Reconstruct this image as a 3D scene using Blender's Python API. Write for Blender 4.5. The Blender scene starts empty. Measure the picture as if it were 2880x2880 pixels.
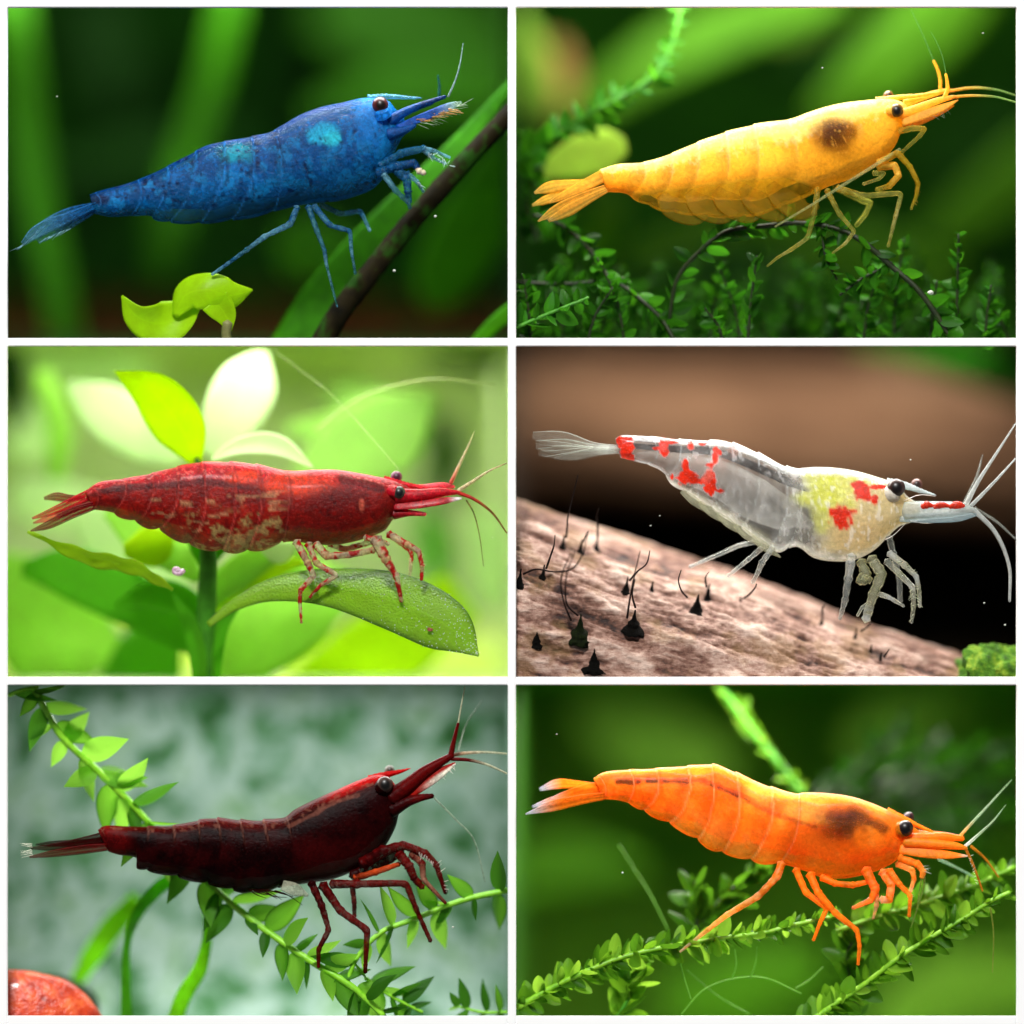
import bpy, bmesh, math, random
import numpy as np
from mathutils import Vector, Matrix

random.seed(7); rng = np.random.RandomState(7)
scene = bpy.context.scene
COL = scene.collection

# ------------------------------------------------------------------ scale and camera
CAM_D = 1.0                       # camera to frame front, metres
S = 0.066 / 2880                  # metres per photograph pixel at the frame front
K = 1410 / 1932                   # photograph pixels per panel-tracing pixel
U = K * S                         # metres per tracing pixel
Y0 = 0.0018                       # depth of the shrimps' middle plane behind the frame front

cam_data = bpy.data.cameras.new("camera"); cam = bpy.data.objects.new("camera", cam_data)
COL.objects.link(cam); scene.camera = cam
cam.location = (0, -CAM_D, 0); cam.rotation_euler = (math.pi / 2, 0, 0)
cam_data.sensor_width = 36; cam_data.lens = 36 * CAM_D / 0.066
cam_data.clip_start = 0.05; cam_data.clip_end = 20
cam_data.dof.use_dof = True; cam_data.dof.focus_distance = CAM_D + 0.0010
cam_data.dof.aperture_fstop = cam_data.lens / 78.0

world = bpy.data.worlds.new("World"); scene.world = world; world.use_nodes = True
world.node_tree.nodes["Background"].inputs[0].default_value = (0.9, 0.95, 1.0, 1)
world.node_tree.nodes["Background"].inputs[1].default_value = 0.13
vs = scene.view_settings
vs.view_transform = 'Standard'; vs.look = 'None'; vs.exposure = 0; vs.gamma = 1; vs.use_curve_mapping = False
scene.cycles.use_denoising = True
scene.cycles.max_bounces = 10; scene.cycles.transparent_max_bounces = 24
scene.cycles.sample_clamp_indirect = 6

ORG = {1: (20, 20), 2: (1450, 20), 3: (20, 972), 4: (1450, 972), 5: (20, 1926), 6: (1450, 1926)}

def Pn(p, a):
    """tracing pixels of panel p plus a depth (same unit) -> world points"""
    a = np.atleast_2d(np.asarray(a, float))
    if a.shape[1] == 2: a = np.hstack([a, np.zeros((len(a), 1))])
    ox, oy = ORG[p]
    yy = Y0 + a[:, 2] * U; f = 1 + yy / CAM_D
    return np.stack([(ox + a[:, 0] * K - 1440) * S * f, yy, (1440 - oy - a[:, 1] * K) * S * f], 1)

def P(p, x, y, d=0.0):
    return Vector(Pn(p, [(x, y, d)])[0])

def lamp(name, loc, target, sx, sy, energy, color=(1, 1, 1)):
    ld = bpy.data.lights.new(name, 'AREA'); ld.shape = 'RECTANGLE'; ld.size = sx; ld.size_y = sy
    ld.energy = energy; ld.color = color
    o = bpy.data.objects.new(name, ld); COL.objects.link(o); o.location = loc
    o.rotation_euler = (Vector(target) - Vector(loc)).to_track_quat('-Z', 'Y').to_euler()
    return o

# area light added in front of and above the display, whitens the frame
lamp("added_front_light", (-0.10, -0.60, 0.60), (0, 0, 0), 0.12, 0.12, 10.2, (1, 0.985, 0.96))
# unseen area lights added inside the compartments to brighten their contents
def added_cell_light(p, x, y, d, tx, ty, td, sx, sy, e, c=(1, 1, 1)):
    a = P(p, x, y, d); b = P(p, tx, ty, td)
    if p > 2 and y < 20: b = a - Vector((0, 0, 0.01))          # added lights under the inner dividers lie flat
    lamp("added_compartment_light", a, b, sx * U, sy * U, e, c)
added_cell_light(1, 1250, -190, 260, 1150, 600, 0, 1200, 300, 0.0100, (0.9, 0.97, 1))
added_cell_light(1, 900, -260, 2300, 900, 700, 3600, 2000, 700, 0.0110, (1, 1, 0.8))
added_cell_light(1, -150, 760, 1700, 700, 800, 2300, 500, 700, 0.0016, (1, 1, 0.85))
added_cell_light(2, 900, -190, 330, 900, 600, 0, 1400, 260, 0.0150, (1, 0.97, 0.86))
added_cell_light(2, 900, -260, 2300, 900, 700, 3600, 2000, 700, 0.0120, (1, 1, 0.85))
added_cell_light(3, 960, -2, 420, 960, 700, 60, 1700, 260, 0.0075, (1, 1, 0.95))
added_cell_light(3, 960, -6, 2900, 960, 800, 3800, 1800, 1400, 0.046, (1, 1, 1))
added_cell_light(3, 800, -4, 1150, 700, 600, 600, 1500, 400, 0.0055, (1, 1, 0.97))
added_cell_light(4, 1100, -2, 380, 1150, 700, 0, 1500, 240, 0.0120, (1, 0.98, 0.93))
added_cell_light(4, 960, -4, 2500, 960, 500, 3600, 1800, 900, 0.0160, (1, 0.93, 0.8))
added_cell_light(5, 960, -2, 420, 960, 900, 900, 1700, 240, 0.0045, (1, 1, 0.97))
added_cell_light(5, 960, -4, 760, 960, 900, 1400, 1800, 300, 0.0022, (1, 1, 0.97))
added_cell_light(5, 960, 1420, 760, 960, 500, 1400, 1800, 300, 0.0030, (1, 1, 0.97))
added_cell_light(6, 900, -2, 380, 900, 700, 20, 1600, 240, 0.0135, (1, 0.98, 0.9))
added_cell_light(6, 1300, -4, 1350, 1300, 600, 900, 1100, 300, 0.0010, (1, 1, 0.85))
added_cell_light(6, 960, -6, 1900, 960, 900, 2600, 1800, 1000, 0.044, (1, 1, 0.82))

# ------------------------------------------------------------------ helpers
def H(s, k=1.0):
    s = s.lstrip('#'); c = [int(s[i:i + 2], 16) / 255 for i in (0, 2, 4)]
    return np.array([k * (x / 12.92 if x <= 0.04045 else ((x + 0.055) / 1.055) ** 2.4) for x in c])
def H4(s, k=1.0): return tuple(float(x) for x in H(s, k)) + (1.0,)

def _hash(ix, iy, iz):
    n = (ix * 374761393 + iy * 668265263 + iz * 2147483647 * 7 + 1013904223) & 0xffffffff
    n = ((n ^ (n >> 13)) * 1274126177) & 0xffffffff
    return ((n ^ (n >> 16)) & 0xffff) / 65535.0
def vnoise(p):
    p = np.asarray(p, float); i = np.floor(p).astype(np.int64); f = p - i; f = f * f * (3 - 2 * f); r = 0
    for dx in (0, 1):
        for dy in (0, 1):
            for dz in (0, 1):
                w = (f[:, 0] if dx else 1 - f[:, 0]) * (f[:, 1] if dy else 1 - f[:, 1]) * (f[:, 2] if dz else 1 - f[:, 2])
                r = r + w * _hash(i[:, 0] + dx, i[:, 1] + dy, i[:, 2] + dz)
    return r
def fbm(x, y, z, scale, oct=3):
    p = np.stack([np.asarray(x, float), np.asarray(y, float), np.asarray(z, float) + np.zeros_like(np.asarray(x, float))], 1) / scale
    a, s, r = 0.5, 0, 0
    for k in range(oct):
        r = r + a * vnoise(p * 2 ** k + 17.3 * k + 500); s += a; a *= 0.5
    return r / s
def ss(a, b, x):
    t = np.clip((x - a) / (b - a), 0, 1); return t * t * (3 - 2 * t)

def catmull(a, n):
    a = np.asarray(a, float); m = len(a)
    if m == 2: return a[0] + (a[1] - a[0]) * np.linspace(0, 1, n)[:, None]
    e = np.vstack([2 * a[0] - a[1], a, 2 * a[-1] - a[-2]])
    t = np.linspace(0, m - 1 - 1e-9, n); i = t.astype(int); f = (t - i)[:, None]
    p0, p1, p2, p3 = e[i], e[i + 1], e[i + 2], e[i + 3]
    return 0.5 * (2 * p1 + (p2 - p0) * f + (2 * p0 - 5 * p1 + 4 * p2 - p3) * f ** 2 + (3 * p1 - p0 - 3 * p2 + p3) * f ** 3)
def lerp_rows(a, n):
    a = np.asarray(a, float); t = np.linspace(0, len(a) - 1, n)
    if a.ndim == 1: return np.interp(t, np.arange(len(a)), a)
    return np.stack([np.interp(t, np.arange(len(a)), a[:, k]) for k in range(a.shape[1])], 1)

ROOT = {}
def base_of(o):
    while o.parent is not None: o = o.parent
    return np.array(o.location)
def thing(name, loc, label, cat, group=None):
    o = bpy.data.objects.new(name, None); COL.objects.link(o); o.location = loc
    o.empty_display_size = 0.001
    o['label'] = label; o['category'] = cat
    if group: o['group'] = group
    return o
def tag(o, label, cat, group=None):
    o['label'] = label; o['category'] = cat
    if group: o['group'] = group
    return o
CUR = [0]
def cell_planes(p):
    """inner divider planes of compartment p: point, outward normal"""
    row = (p - 1) // 2; ps = [((-0.00013, 0, 0), (1, 0, 0))] if p % 2 else [((0.00013, 0, 0), (-1, 0, 0))]
    for sy, up in ((962.5, row == 1), (1915.5, row == 2)):
        if not ((sy < 1000 and row < 2) or (sy > 1000 and row > 0)): continue
        z = (1440 - sy) * S + (-0.00013 if up else 0.00013)
        n = Vector((0, -z * 1.02, 1.0)) * (1 if up else -1); ps.append(((0, 0, z), tuple(n.normalized())))
    return ps
def outside(p, q): return any((Vector(q) - Vector(o)).dot(Vector(n)) > 0 for o, n in cell_planes(p))
def clip(me, p, org):
    V = np.empty(len(me.vertices) * 3); me.vertices.foreach_get('co', V); V = V.reshape(-1, 3) + org
    for o, n in cell_planes(p):
        if ((V - np.array(o)) @ np.array(n)).max() <= 0: continue
        bm = bmesh.new(); bm.from_mesh(me)
        bmesh.ops.bisect_plane(bm, geom=bm.verts[:] + bm.edges[:] + bm.faces[:], plane_co=Vector(o) - Vector(org), plane_no=n, clear_outer=True, dist=1e-9)
        bm.to_mesh(me); bm.free()
        V = np.empty(len(me.vertices) * 3); me.vertices.foreach_get('co', V); V = V.reshape(-1, 3) + org
        if len(V) == 0: return
def mesh(name, v, f, mat, parent=None, cols=None, lv=None, smooth=True, kind=None):
    v = np.asarray(v, float)
    org = base_of(parent) if parent is not None else v.mean(0)
    me = bpy.data.meshes.new(name)
    me.from_pydata((v - org).tolist(), [], [tuple(int(i) for i in q) for q in f]); me.update()
    if smooth: me.polygons.foreach_set('use_smooth', [True] * len(me.polygons))
    if cols is not None:
        c = np.asarray(cols, float)
        if c.ndim == 1: c = np.tile(c, (len(v), 1))
        if c.shape[1] == 3: c = np.hstack([c, np.ones((len(c), 1))])
        at = me.color_attributes.new('Col', 'FLOAT_COLOR', 'POINT'); at.data.foreach_set('color', c.ravel())
    if lv is not None:
        at = me.attributes.new('lv', 'FLOAT_VECTOR', 'POINT')
        at.data.foreach_set('vector', np.hstack([lv, np.zeros((len(lv), 1))]).ravel())
    if CUR[0]: clip(me, CUR[0], np.asarray(org, float))
    if mat is not None: me.materials.append(mat)
    o = bpy.data.objects.new(name, me); COL.objects.link(o)
    if parent is not None: o.parent = parent
    else: o.location = org
    if kind: o['kind'] = kind
    return o

def grid_faces(nu, nv, wrap):
    f = []
    for i in range(nu - 1):
        for j in range(nv if wrap else nv - 1):
            k = (j + 1) % nv
            f.append((i * nv + j, i * nv + k, (i + 1) * nv + k, (i + 1) * nv + j))
    return f

def tube_geo(pts, rad, ns=10):
    """closed tapered tube along world points"""
    pts = np.asarray(pts, float); n = len(pts)
    t = np.gradient(pts, axis=0); t /= np.linalg.norm(t, axis=1)[:, None] + 1e-12
    ref = np.array([0, 1, 0.0]); 
    if abs(t[0] @ ref) > 0.9: ref = np.array([1.0, 0, 0])
    a = np.cross(t[0], ref); a /= np.linalg.norm(a)
    ang = np.linspace(0, 2 * np.pi, ns, endpoint=False); v = []
    for i in range(n):
        a = a - t[i] * (a @ t[i]); a /= np.linalg.norm(a) + 1e-12; b = np.cross(t[i], a)
        v.append(pts[i] + rad[i] * (np.cos(ang)[:, None] * a + np.sin(ang)[:, None] * b))
    v = np.vstack(v); f = grid_faces(n, ns, True)
    v = np.vstack([v, pts[0] - t[0] * rad[0] * 0.6, pts[-1] + t[-1] * rad[-1] * 0.8])
    c0, c1 = n * ns, n * ns + 1
    for j in range(ns):
        f.append((c0, (j + 1) % ns, j)); f.append((c1, (n - 1) * ns + j, (n - 1) * ns + (j + 1) % ns))
    return v, f

def tube(name, p, pts, rad, mat, parent=None, cols=None, n=40, ns=10, sharp=False, wob=0.0, spots=None):
    """pts in tracing px (x, y, d); rad in px; cols one colour or one per control point"""
    pts = np.asarray([q if len(q) == 3 else (*q, 0) for q in pts], float)
    m = len(pts); rad = np.asarray(rad if np.ndim(rad) else [rad] * m, float)
    if len(rad) != m: rad = lerp_rows(rad, m)
    if name in ('antennule_base', 'antenna_base'): rad = rad * 0.86
    if sharp:
        full = np.hstack([pts, rad[:, None]])
        tt = np.arange(m, dtype=float)[:, None]; full = np.hstack([full, tt])
        for _ in range(2):
            q = [full[0]]
            for a, b in zip(full[:-1], full[1:]): q += [a + (b - a) * 0.09, a + (b - a) * 0.91]
            q.append(full[-1]); full = np.array(q)
        L = np.r_[0, np.cumsum(np.linalg.norm(np.diff(full[:, :3], axis=0), axis=1))]
        s = np.linspace(0, L[-1], n); full = np.stack([np.interp(s, L, full[:, k]) for k in range(full.shape[1])], 1)
        # leg articles swell at the knees
        ft = full[:, 4]; near = np.abs(ft - np.round(ft)); full[:, 3] *= 1 + 0.16 * np.exp(-(near / 0.07) ** 2) - 0.06 * np.exp(-((near - 0.16) / 0.06) ** 2)
    else:
        full = np.hstack([catmull(pts, n), lerp_rows(rad, n)[:, None], np.linspace(0, m - 1, n)[:, None]])
    if wob: full[:, 3] *= 1 + wob * (fbm(full[:, 0], full[:, 1], full[:, 2], 12) - 0.5)
    w = Pn(p, full[:, :3]); v, f = tube_geo(w, np.maximum(full[:, 3], 0.4) * U, ns)
    cc = None
    if cols is not None:
        c = np.asarray(cols, float)
        if c.ndim == 1: c = np.tile(c, (m, 1))
        if len(c) != m: c = lerp_rows(c, m)
        c = np.stack([np.interp(full[:, 4], np.arange(m), c[:, k]) for k in range(c.shape[1])], 1)
        cc = np.vstack([np.repeat(c, ns, 0), c[:1], c[-1:]])
        if spots is not None:
            k = ss(.50, .56, fbm(v[:, 0] / U, v[:, 1] / U, v[:, 2] / U, spots[1], 3))[:, None]; cc = cc * (1 - k) + np.asarray(spots[0]) * k
    return mesh(name, v, f, mat, parent, cols=cc)

def blade_geo(p, mid, widths, roll=0, cup=0.0, thick=3.0, nu=26, nv=11, wave=0.0, rolls=None, skew=0.0):
    """closed leaf-like shell along a midline (px); roll in degrees turns it about the midline"""
    mid = np.asarray([q if len(q) == 3 else (*q, 0) for q in mid], float)
    m = catmull(mid, nu); w = np.maximum(catmull(np.asarray(widths, float)[:, None], nu)[:, 0], 0.6)
    t = np.gradient(m, axis=0); t /= np.linalg.norm(t, axis=1)[:, None]
    front = np.array([0, 0, -1.0])
    lat = np.cross(t, front); lat /= np.linalg.norm(lat, axis=1)[:, None] + 1e-9
    nor = np.cross(lat, t)
    r = np.radians(lerp_rows(rolls, nu) if rolls is not None else np.full(nu, float(roll)))
    L = lat * np.cos(r)[:, None] + nor * np.sin(r)[:, None]; N = -lat * np.sin(r)[:, None] + nor * np.cos(r)[:, None]
    s = np.linspace(-1, 1, nv); top, bot, lv = [], [], []
    ph = random.random() * 6
    for i in range(nu):
        h = cup * np.abs(s) ** 1.5 * w[i] / 2 + wave * np.sin(i * 0.9 + ph + 2 * np.sign(s)) * np.abs(s) ** 2
        e = m[i] + L[i] * ((s * w[i] / 2) + skew * w[i] / 2 * (1 - s ** 2))[:, None] + N[i] * h[:, None]
        th = thick * (1 - 0.8 * s ** 4) * 0.5
        top.append(e + N[i] * th[:, None]); bot.append(e - N[i] * th[:, None])
        lv.append(np.stack([np.full(nv, i / (nu - 1)), s], 1))
    v = np.vstack(top + bot); lv = np.vstack(lv + lv); nb = nu * nv
    f = grid_faces(nu, nv, False); g = [tuple(nb + i for i in q[::-1]) for q in f]
    e = []
    for i in range(nu - 1):
        for j, fl in ((0, 0), (nv - 1, 1)):
            a, b = i * nv + j, (i + 1) * nv + j; q = (a, b, b + nb, a + nb); e.append(q[::-1] if fl else q)
    for i, fl in ((0, 1), (nu - 1, 0)):
        for j in range(nv - 1):
            a, b = i * nv + j, i * nv + j + 1; q = (a, b, b + nb, a + nb); e.append(q[::-1] if fl else q)
    return v, f + g + e, lv
def blade(name, p, mid, widths, mat, parent=None, col=None, **kw):
    v, f, lv = blade_geo(p, mid, widths, **kw)
    c = None
    if col is not None: c = col(v[:, 0], v[:, 1], lv) if callable(col) else np.asarray(col, float)
    if name == 'tail_fan_blade' and c is not None:
        c = np.tile(c, (len(v), 1)) if c.ndim == 1 else c.copy(); c[:, 3] *= (.55 + .45 * (.5 + .5 * np.sin(lv[:, 1] * 8.5))) * (1 - .35 * lv[:, 0])
    return mesh(name, Pn(p, v), f, mat, parent, cols=c, lv=lv)

# ------------------------------------------------------------------ materials
def nt(name):
    m = bpy.data.materials.new(name); m.use_nodes = True; t = m.node_tree; t.nodes.clear()
    out = t.nodes.new('ShaderNodeOutputMaterial'); return m, t, out
def N(t, typ, **kw):
    n = t.nodes.new(typ)
    for k, v in kw.items():
        if k.startswith('i_'):
            key = k[2:]; n.inputs[int(key) if key.isdigit() else key.replace('_', ' ')].default_value = v
        else: setattr(n, k, v)
    return n
def ramp(t, stops):
    r = t.nodes.new('ShaderNodeValToRGB'); e = r.color_ramp.elements
    while len(e) < len(stops): e.new(0.5)
    for q, (pos, c) in zip(e, stops): q.position = pos; q.color = c
    return r
def noise(t, scale, detail=3, rough=0.55, dist=0.0):
    co = N(t, 'ShaderNodeTexCoord'); n = N(t, 'ShaderNodeTexNoise', i_Scale=scale, i_Detail=detail, i_Roughness=rough, i_Distortion=dist)
    t.links.new(co.outputs['Object'], n.inputs['Vector']); return n
def mixc(t, mode, fac, a, b):
    m = t.nodes.new('ShaderNodeMix'); m.data_type = 'RGBA'; m.blend_type = mode; m.clamp_result = False
    for sock, val in ((m.inputs[0], fac), (m.inputs[6], a), (m.inputs[7], b)):
        if hasattr(val, 'links'): t.links.new(val, sock)
        else: sock.default_value = val
    return m.outputs[2]
def math_(t, op, a, b=None, clamp=False):
    m = N(t, 'ShaderNodeMath', operation=op); m.use_clamp = clamp
    for s, v in ((m.inputs[0], a), (m.inputs[1], b)):
        if v is None: continue
        if hasattr(v, 'links'): t.links.new(v, s)
        else: s.default_value = v
    return m.outputs[0]
PX = 1 / U          # noise scale for features about one tracing pixel

def shell_mat(name, sss=0.5, sss_mm=0.5, radius=(1, .5, .3), rough=0.28, grain=0.35, speck=None, speck_amt=0.0, clear=False, spec=0.5, coat=0.3, bump=0.35, glow=0.0, rim=0.8):
    """wet crustacean shell: pigment from the mesh, grain, subsurface light, clear where the pigment's alpha is low"""
    m, t, out = nt(name)
    at = N(t, 'ShaderNodeAttribute', attribute_name='Col')
    n1 = noise(t, PX / 14, 4, 0.65); n2 = noise(t, PX / 5, 2, 0.5)
    r1 = ramp(t, [(0.25, (1 - grain,) * 3 + (1,)), (0.75, (1 + grain,) * 3 + (1,))])
    t.links.new(n1.outputs['Fac'], r1.inputs[0])
    c = mixc(t, 'MULTIPLY', 1.0, at.outputs['Color'], r1.outputs[0])
    n3 = noise(t, PX / 46, 5, 0.7, 1.6); r3 = ramp(t, [(0.30, (1 - grain * .8,) * 3 + (1,)), (0.47, (1, 1, 1, 1)), (0.52, (1 + grain * .7,) * 3 + (1,)), (0.7, (1, 1, 1, 1))])
    t.links.new(n3.outputs['Fac'], r3.inputs[0]); c = mixc(t, 'MULTIPLY', 1.0, c, r3.outputs[0])
    if speck is not None:
        r2 = ramp(t, [(0.60, (0, 0, 0, 1)), (0.70, (1, 1, 1, 1))]); t.links.new(n2.outputs['Fac'], r2.inputs[0])
        c = mixc(t, 'MIX', math_(t, 'MULTIPLY', r2.outputs[0], speck_amt), c, speck)
    b = N(t, 'ShaderNodeBsdfPrincipled', i_Roughness=rough, i_Coat_Weight=coat, i_Coat_Roughness=0.12)
    b.inputs['Specular IOR Level'].default_value = spec
    t.links.new(c, b.inputs['Base Color'])
    b.inputs['Subsurface Weight'].default_value = sss; b.inputs['Subsurface Scale'].default_value = sss_mm * 1e-3
    b.inputs['Subsurface Radius'].default_value = radius
    bp = N(t, 'ShaderNodeBump', i_Strength=bump, i_Distance=6 * U); t.links.new(n1.outputs['Fac'], bp.inputs['Height'])
    bp2 = N(t, 'ShaderNodeBump', i_Strength=bump * 0.5, i_Distance=2 * U); t.links.new(n2.outputs['Fac'], bp2.inputs['Height'])
    t.links.new(bp.outputs[0], bp2.inputs['Normal']); t.links.new(bp2.outputs[0], b.inputs['Normal'])
    if glow > 0:
        tl = N(t, 'ShaderNodeBsdfTranslucent'); t.links.new(mixc(t, 'MULTIPLY', 1.0, c, (1.05, 1.05, 1.05, 1)), tl.inputs[0])
        mg = N(t, 'ShaderNodeMixShader', i_0=glow); t.links.new(b.outputs[0], mg.inputs[1]); t.links.new(tl.outputs[0], mg.inputs[2]); b = mg
    tr = N(t, 'ShaderNodeBsdfTransparent'); mx = N(t, 'ShaderNodeMixShader')
    fr = N(t, 'ShaderNodeFresnel', i_IOR=1.25)
    a = math_(t, 'ADD', at.outputs['Alpha'], math_(t, 'MULTIPLY', fr.outputs[0], rim), clamp=True)
    t.links.new(a, mx.inputs[0]); t.links.new(tr.outputs[0], mx.inputs[1]); t.links.new(b.outputs[0], mx.inputs[2])
    t.links.new(mx.outputs[0], out.inputs[0]); return m

def leaf_mat(name, base, glow, vein=None, trans=0.45, rough=0.35, mott=0.3, scale=60, veins=9, vstr=0.5, spark=0.0, edge=None):
    """leaf blade: mottled base, midrib and side veins from the blade's own coordinates, light shining through"""
    m, t, out = nt(name)
    lv = N(t, 'ShaderNodeAttribute', attribute_name='lv'); sp = N(t, 'ShaderNodeSeparateXYZ'); t.links.new(lv.outputs['Vector'], sp.inputs[0])
    n1 = noise(t, PX / scale, 4, 0.6)
    r = ramp(t, [(0.3, (1 - mott,) * 3 + (1,)), (0.7, (1 + mott,) * 3 + (1,))]); t.links.new(n1.outputs['Fac'], r.inputs[0])
    av = math_(t, 'ABSOLUTE', sp.outputs[1])
    mid = math_(t, 'SUBTRACT', 1.0, math_(t, 'DIVIDE', av, 0.07), clamp=True)
    w = math_(t, 'SINE', math_(t, 'MULTIPLY', math_(t, 'SUBTRACT', sp.outputs[0], math_(t, 'MULTIPLY', av, 0.16)), veins * 6.283))
    side = math_(t, 'MULTIPLY', math_(t, 'POWER', math_(t, 'MAXIMUM', w, 0.0), 8.0), 0.5)
    vm = math_(t, 'MULTIPLY', math_(t, 'MAXIMUM', mid, side), vstr)
    vc = vein if vein is not None else tuple(min(1, x * 1.6) for x in base[:3]) + (1,)
    cb = mixc(t, 'MIX', vm, mixc(t, 'MULTIPLY', 1.0, base, r.outputs[0]), vc)
    cg = mixc(t, 'MIX', vm, mixc(t, 'MULTIPLY', 1.0, glow, r.outputs[0]), vc)
    if edge is not None:
        em = math_(t, 'POWER', av, 6.0); cb = mixc(t, 'MIX', em, cb, edge); cg = mixc(t, 'MIX', em, cg, edge)
    b = N(t, 'ShaderNodeBsdfPrincipled', i_Roughness=rough)
    b.inputs['Specular IOR Level'].default_value = 0.12 + 0.2 * min(1, spark)
    t.links.new(cb, b.inputs['Base Color'])
    n2 = noise(t, PX / 9, 3, 0.6)
    bp = N(t, 'ShaderNodeBump', i_Strength=0.25 + spark, i_Distance=(3 + 5 * spark) * U); t.links.new(n2.outputs['Fac'], bp.inputs['Height']); t.links.new(bp.outputs[0], b.inputs['Normal'])
    tl = N(t, 'ShaderNodeBsdfTranslucent'); t.links.new(cg, tl.inputs[0])
    mx = N(t, 'ShaderNodeMixShader', i_0=trans); t.links.new(b.outputs[0], mx.inputs[1]); t.links.new(tl.outputs[0], mx.inputs[2])
    t.links.new(mx.outputs[0], out.inputs[0]); return m

def solid_mat(name, stops, scale=60, rough=0.5, detail=4, bump=0.3, bdist=5, spec=0.4, coat=0.0, stretch=None, dist=0.0, contrast=None):
    m, t, out = nt(name)
    co = N(t, 'ShaderNodeTexCoord'); mp = N(t, 'ShaderNodeMapping'); t.links.new(co.outputs['Object'], mp.inputs[0])
    if stretch: mp.inputs['Scale'].default_value = stretch
    n1 = N(t, 'ShaderNodeTexNoise', i_Scale=PX / scale, i_Detail=detail, i_Roughness=0.6, i_Distortion=dist); t.links.new(mp.outputs[0], n1.inputs['Vector'])
    r = ramp(t, stops); t.links.new(n1.outputs['Fac'], r.inputs[0])
    b = N(t, 'ShaderNodeBsdfPrincipled', i_Roughness=rough, i_Coat_Weight=coat, i_Coat_Roughness=0.1); b.inputs['Specular IOR Level'].default_value = spec
    t.links.new(r.outputs[0], b.inputs['Base Color'])
    if bump:
        n2 = N(t, 'ShaderNodeTexNoise', i_Scale=PX / scale * 3, i_Detail=4); t.links.new(mp.outputs[0], n2.inputs['Vector'])
        bp = N(t, 'ShaderNodeBump', i_Strength=bump, i_Distance=bdist * U); t.links.new(n2.outputs['Fac'], bp.inputs['Height']); t.links.new(bp.outputs[0], b.inputs['Normal'])
    t.links.new(b.outputs[0], out.inputs[0]); return m
# ------------------------------------------------------------------ display frame and compartments
M_white = solid_mat('white_painted_frame', [(0.3, (0.95, 0.95, 0.95, 1)), (0.7, (0.97, 0.97, 0.97, 1))], scale=200, rough=0.6, bump=0.03, spec=0.2)
frame = thing('display_frame', (0, 0, 0), 'white lattice frame dividing the display into six shrimp compartments', 'frame')
def sx2x(sx): return (sx - 1440) * S
def sy2z(sy): return (1440 - sy) * S
def bar(x0, x1, y0, y1, yb):
    X = (sx2x(x0), sx2x(x1)); Z = (sy2z(y1), sy2z(y0)); c = 0.00006
    v, f = [], []
    for (yy, i) in ((0.0, c), (c, 0.0), (yb, 0.0)):
        v += [(X[0] + i, yy, Z[0] + i), (X[1] - i, yy, Z[0] + i), (X[1] - i, yy, Z[1] - i), (X[0] + i, yy, Z[1] - i)]
    for k in (0, 4):
        for j in range(4): f.append((k + j, k + (j + 1) % 4, k + 4 + (j + 1) % 4, k + 4 + j)[::-1])
    f += [(0, 1, 2, 3), (11, 10, 9, 8)]
    mesh('bar', v, f, M_white, frame, smooth=False)
for x0, x1 in ((-260, 21), (1428.5, 1451), (2859, 3140)): bar(x0, x1, -260, 3140, 0.0011)
for x0, x1 in ((21, 1428.5), (1451, 2859)):
    for y0, y1 in ((-260, 21), (951, 974), (1904, 1927), (2858, 3140)): bar(x0, x1, y0, y1, 0.00105)

# each compartment: a lined box open to the front; inner divider sheets stand back to back behind the bars
CELL = {}
def compartment(p, depth, liner, back):
    yf, yb = 0.0013, depth
    left = p % 2 == 1; row = (p - 1) // 2
    out = 0.0040
    xi = 0.00012
    xo_f, xo_b = sx2x(2880) + out, sx2x(2880) + out + depth * 0.28
    xf = (-xo_f, -xi) if left else (xi, xo_f)
    xb = (-xo_b, -xi) if left else (xi, xo_b)
    tilt = 1 + depth / CAM_D * 1.02
    e = [sy2z(-0) + out, sy2z(962.5), sy2z(1915.5), sy2z(2880) - out]
    zt, zb = e[row], e[row + 1]
    g = 0.00012
    zf = (zb + (g if row < 2 else 0), zt - (g if row > 0 else 0))
    fz = lambda z, outer: z * tilt + (math.copysign(depth * 0.25, z) if outer else 0)
    zbk = (fz(zf[0], row == 2), fz(zf[1], row == 0))
    Fv = [(xf[0], yf, zf[0]), (xf[1], yf, zf[0]), (xf[1], yf, zf[1]), (xf[0], yf, zf[1])]
    Bv = [(xb[0], yb, zbk[0]), (xb[1], yb, zbk[0]), (xb[1], yb, zbk[1]), (xb[0], yb, zbk[1])]
    o = mesh('compartment_wall', Fv + Bv, [(0, 4, 5, 1), (1, 5, 6, 2), (2, 6, 7, 3), (3, 7, 4, 0)], liner, smooth=False, kind='structure')
    n = 0.0001
    o = mesh('back_wall', [(x, y - n, z) for x, y, z in Bv], [(3, 2, 1, 0)], back, smooth=False, kind='structure')

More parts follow.
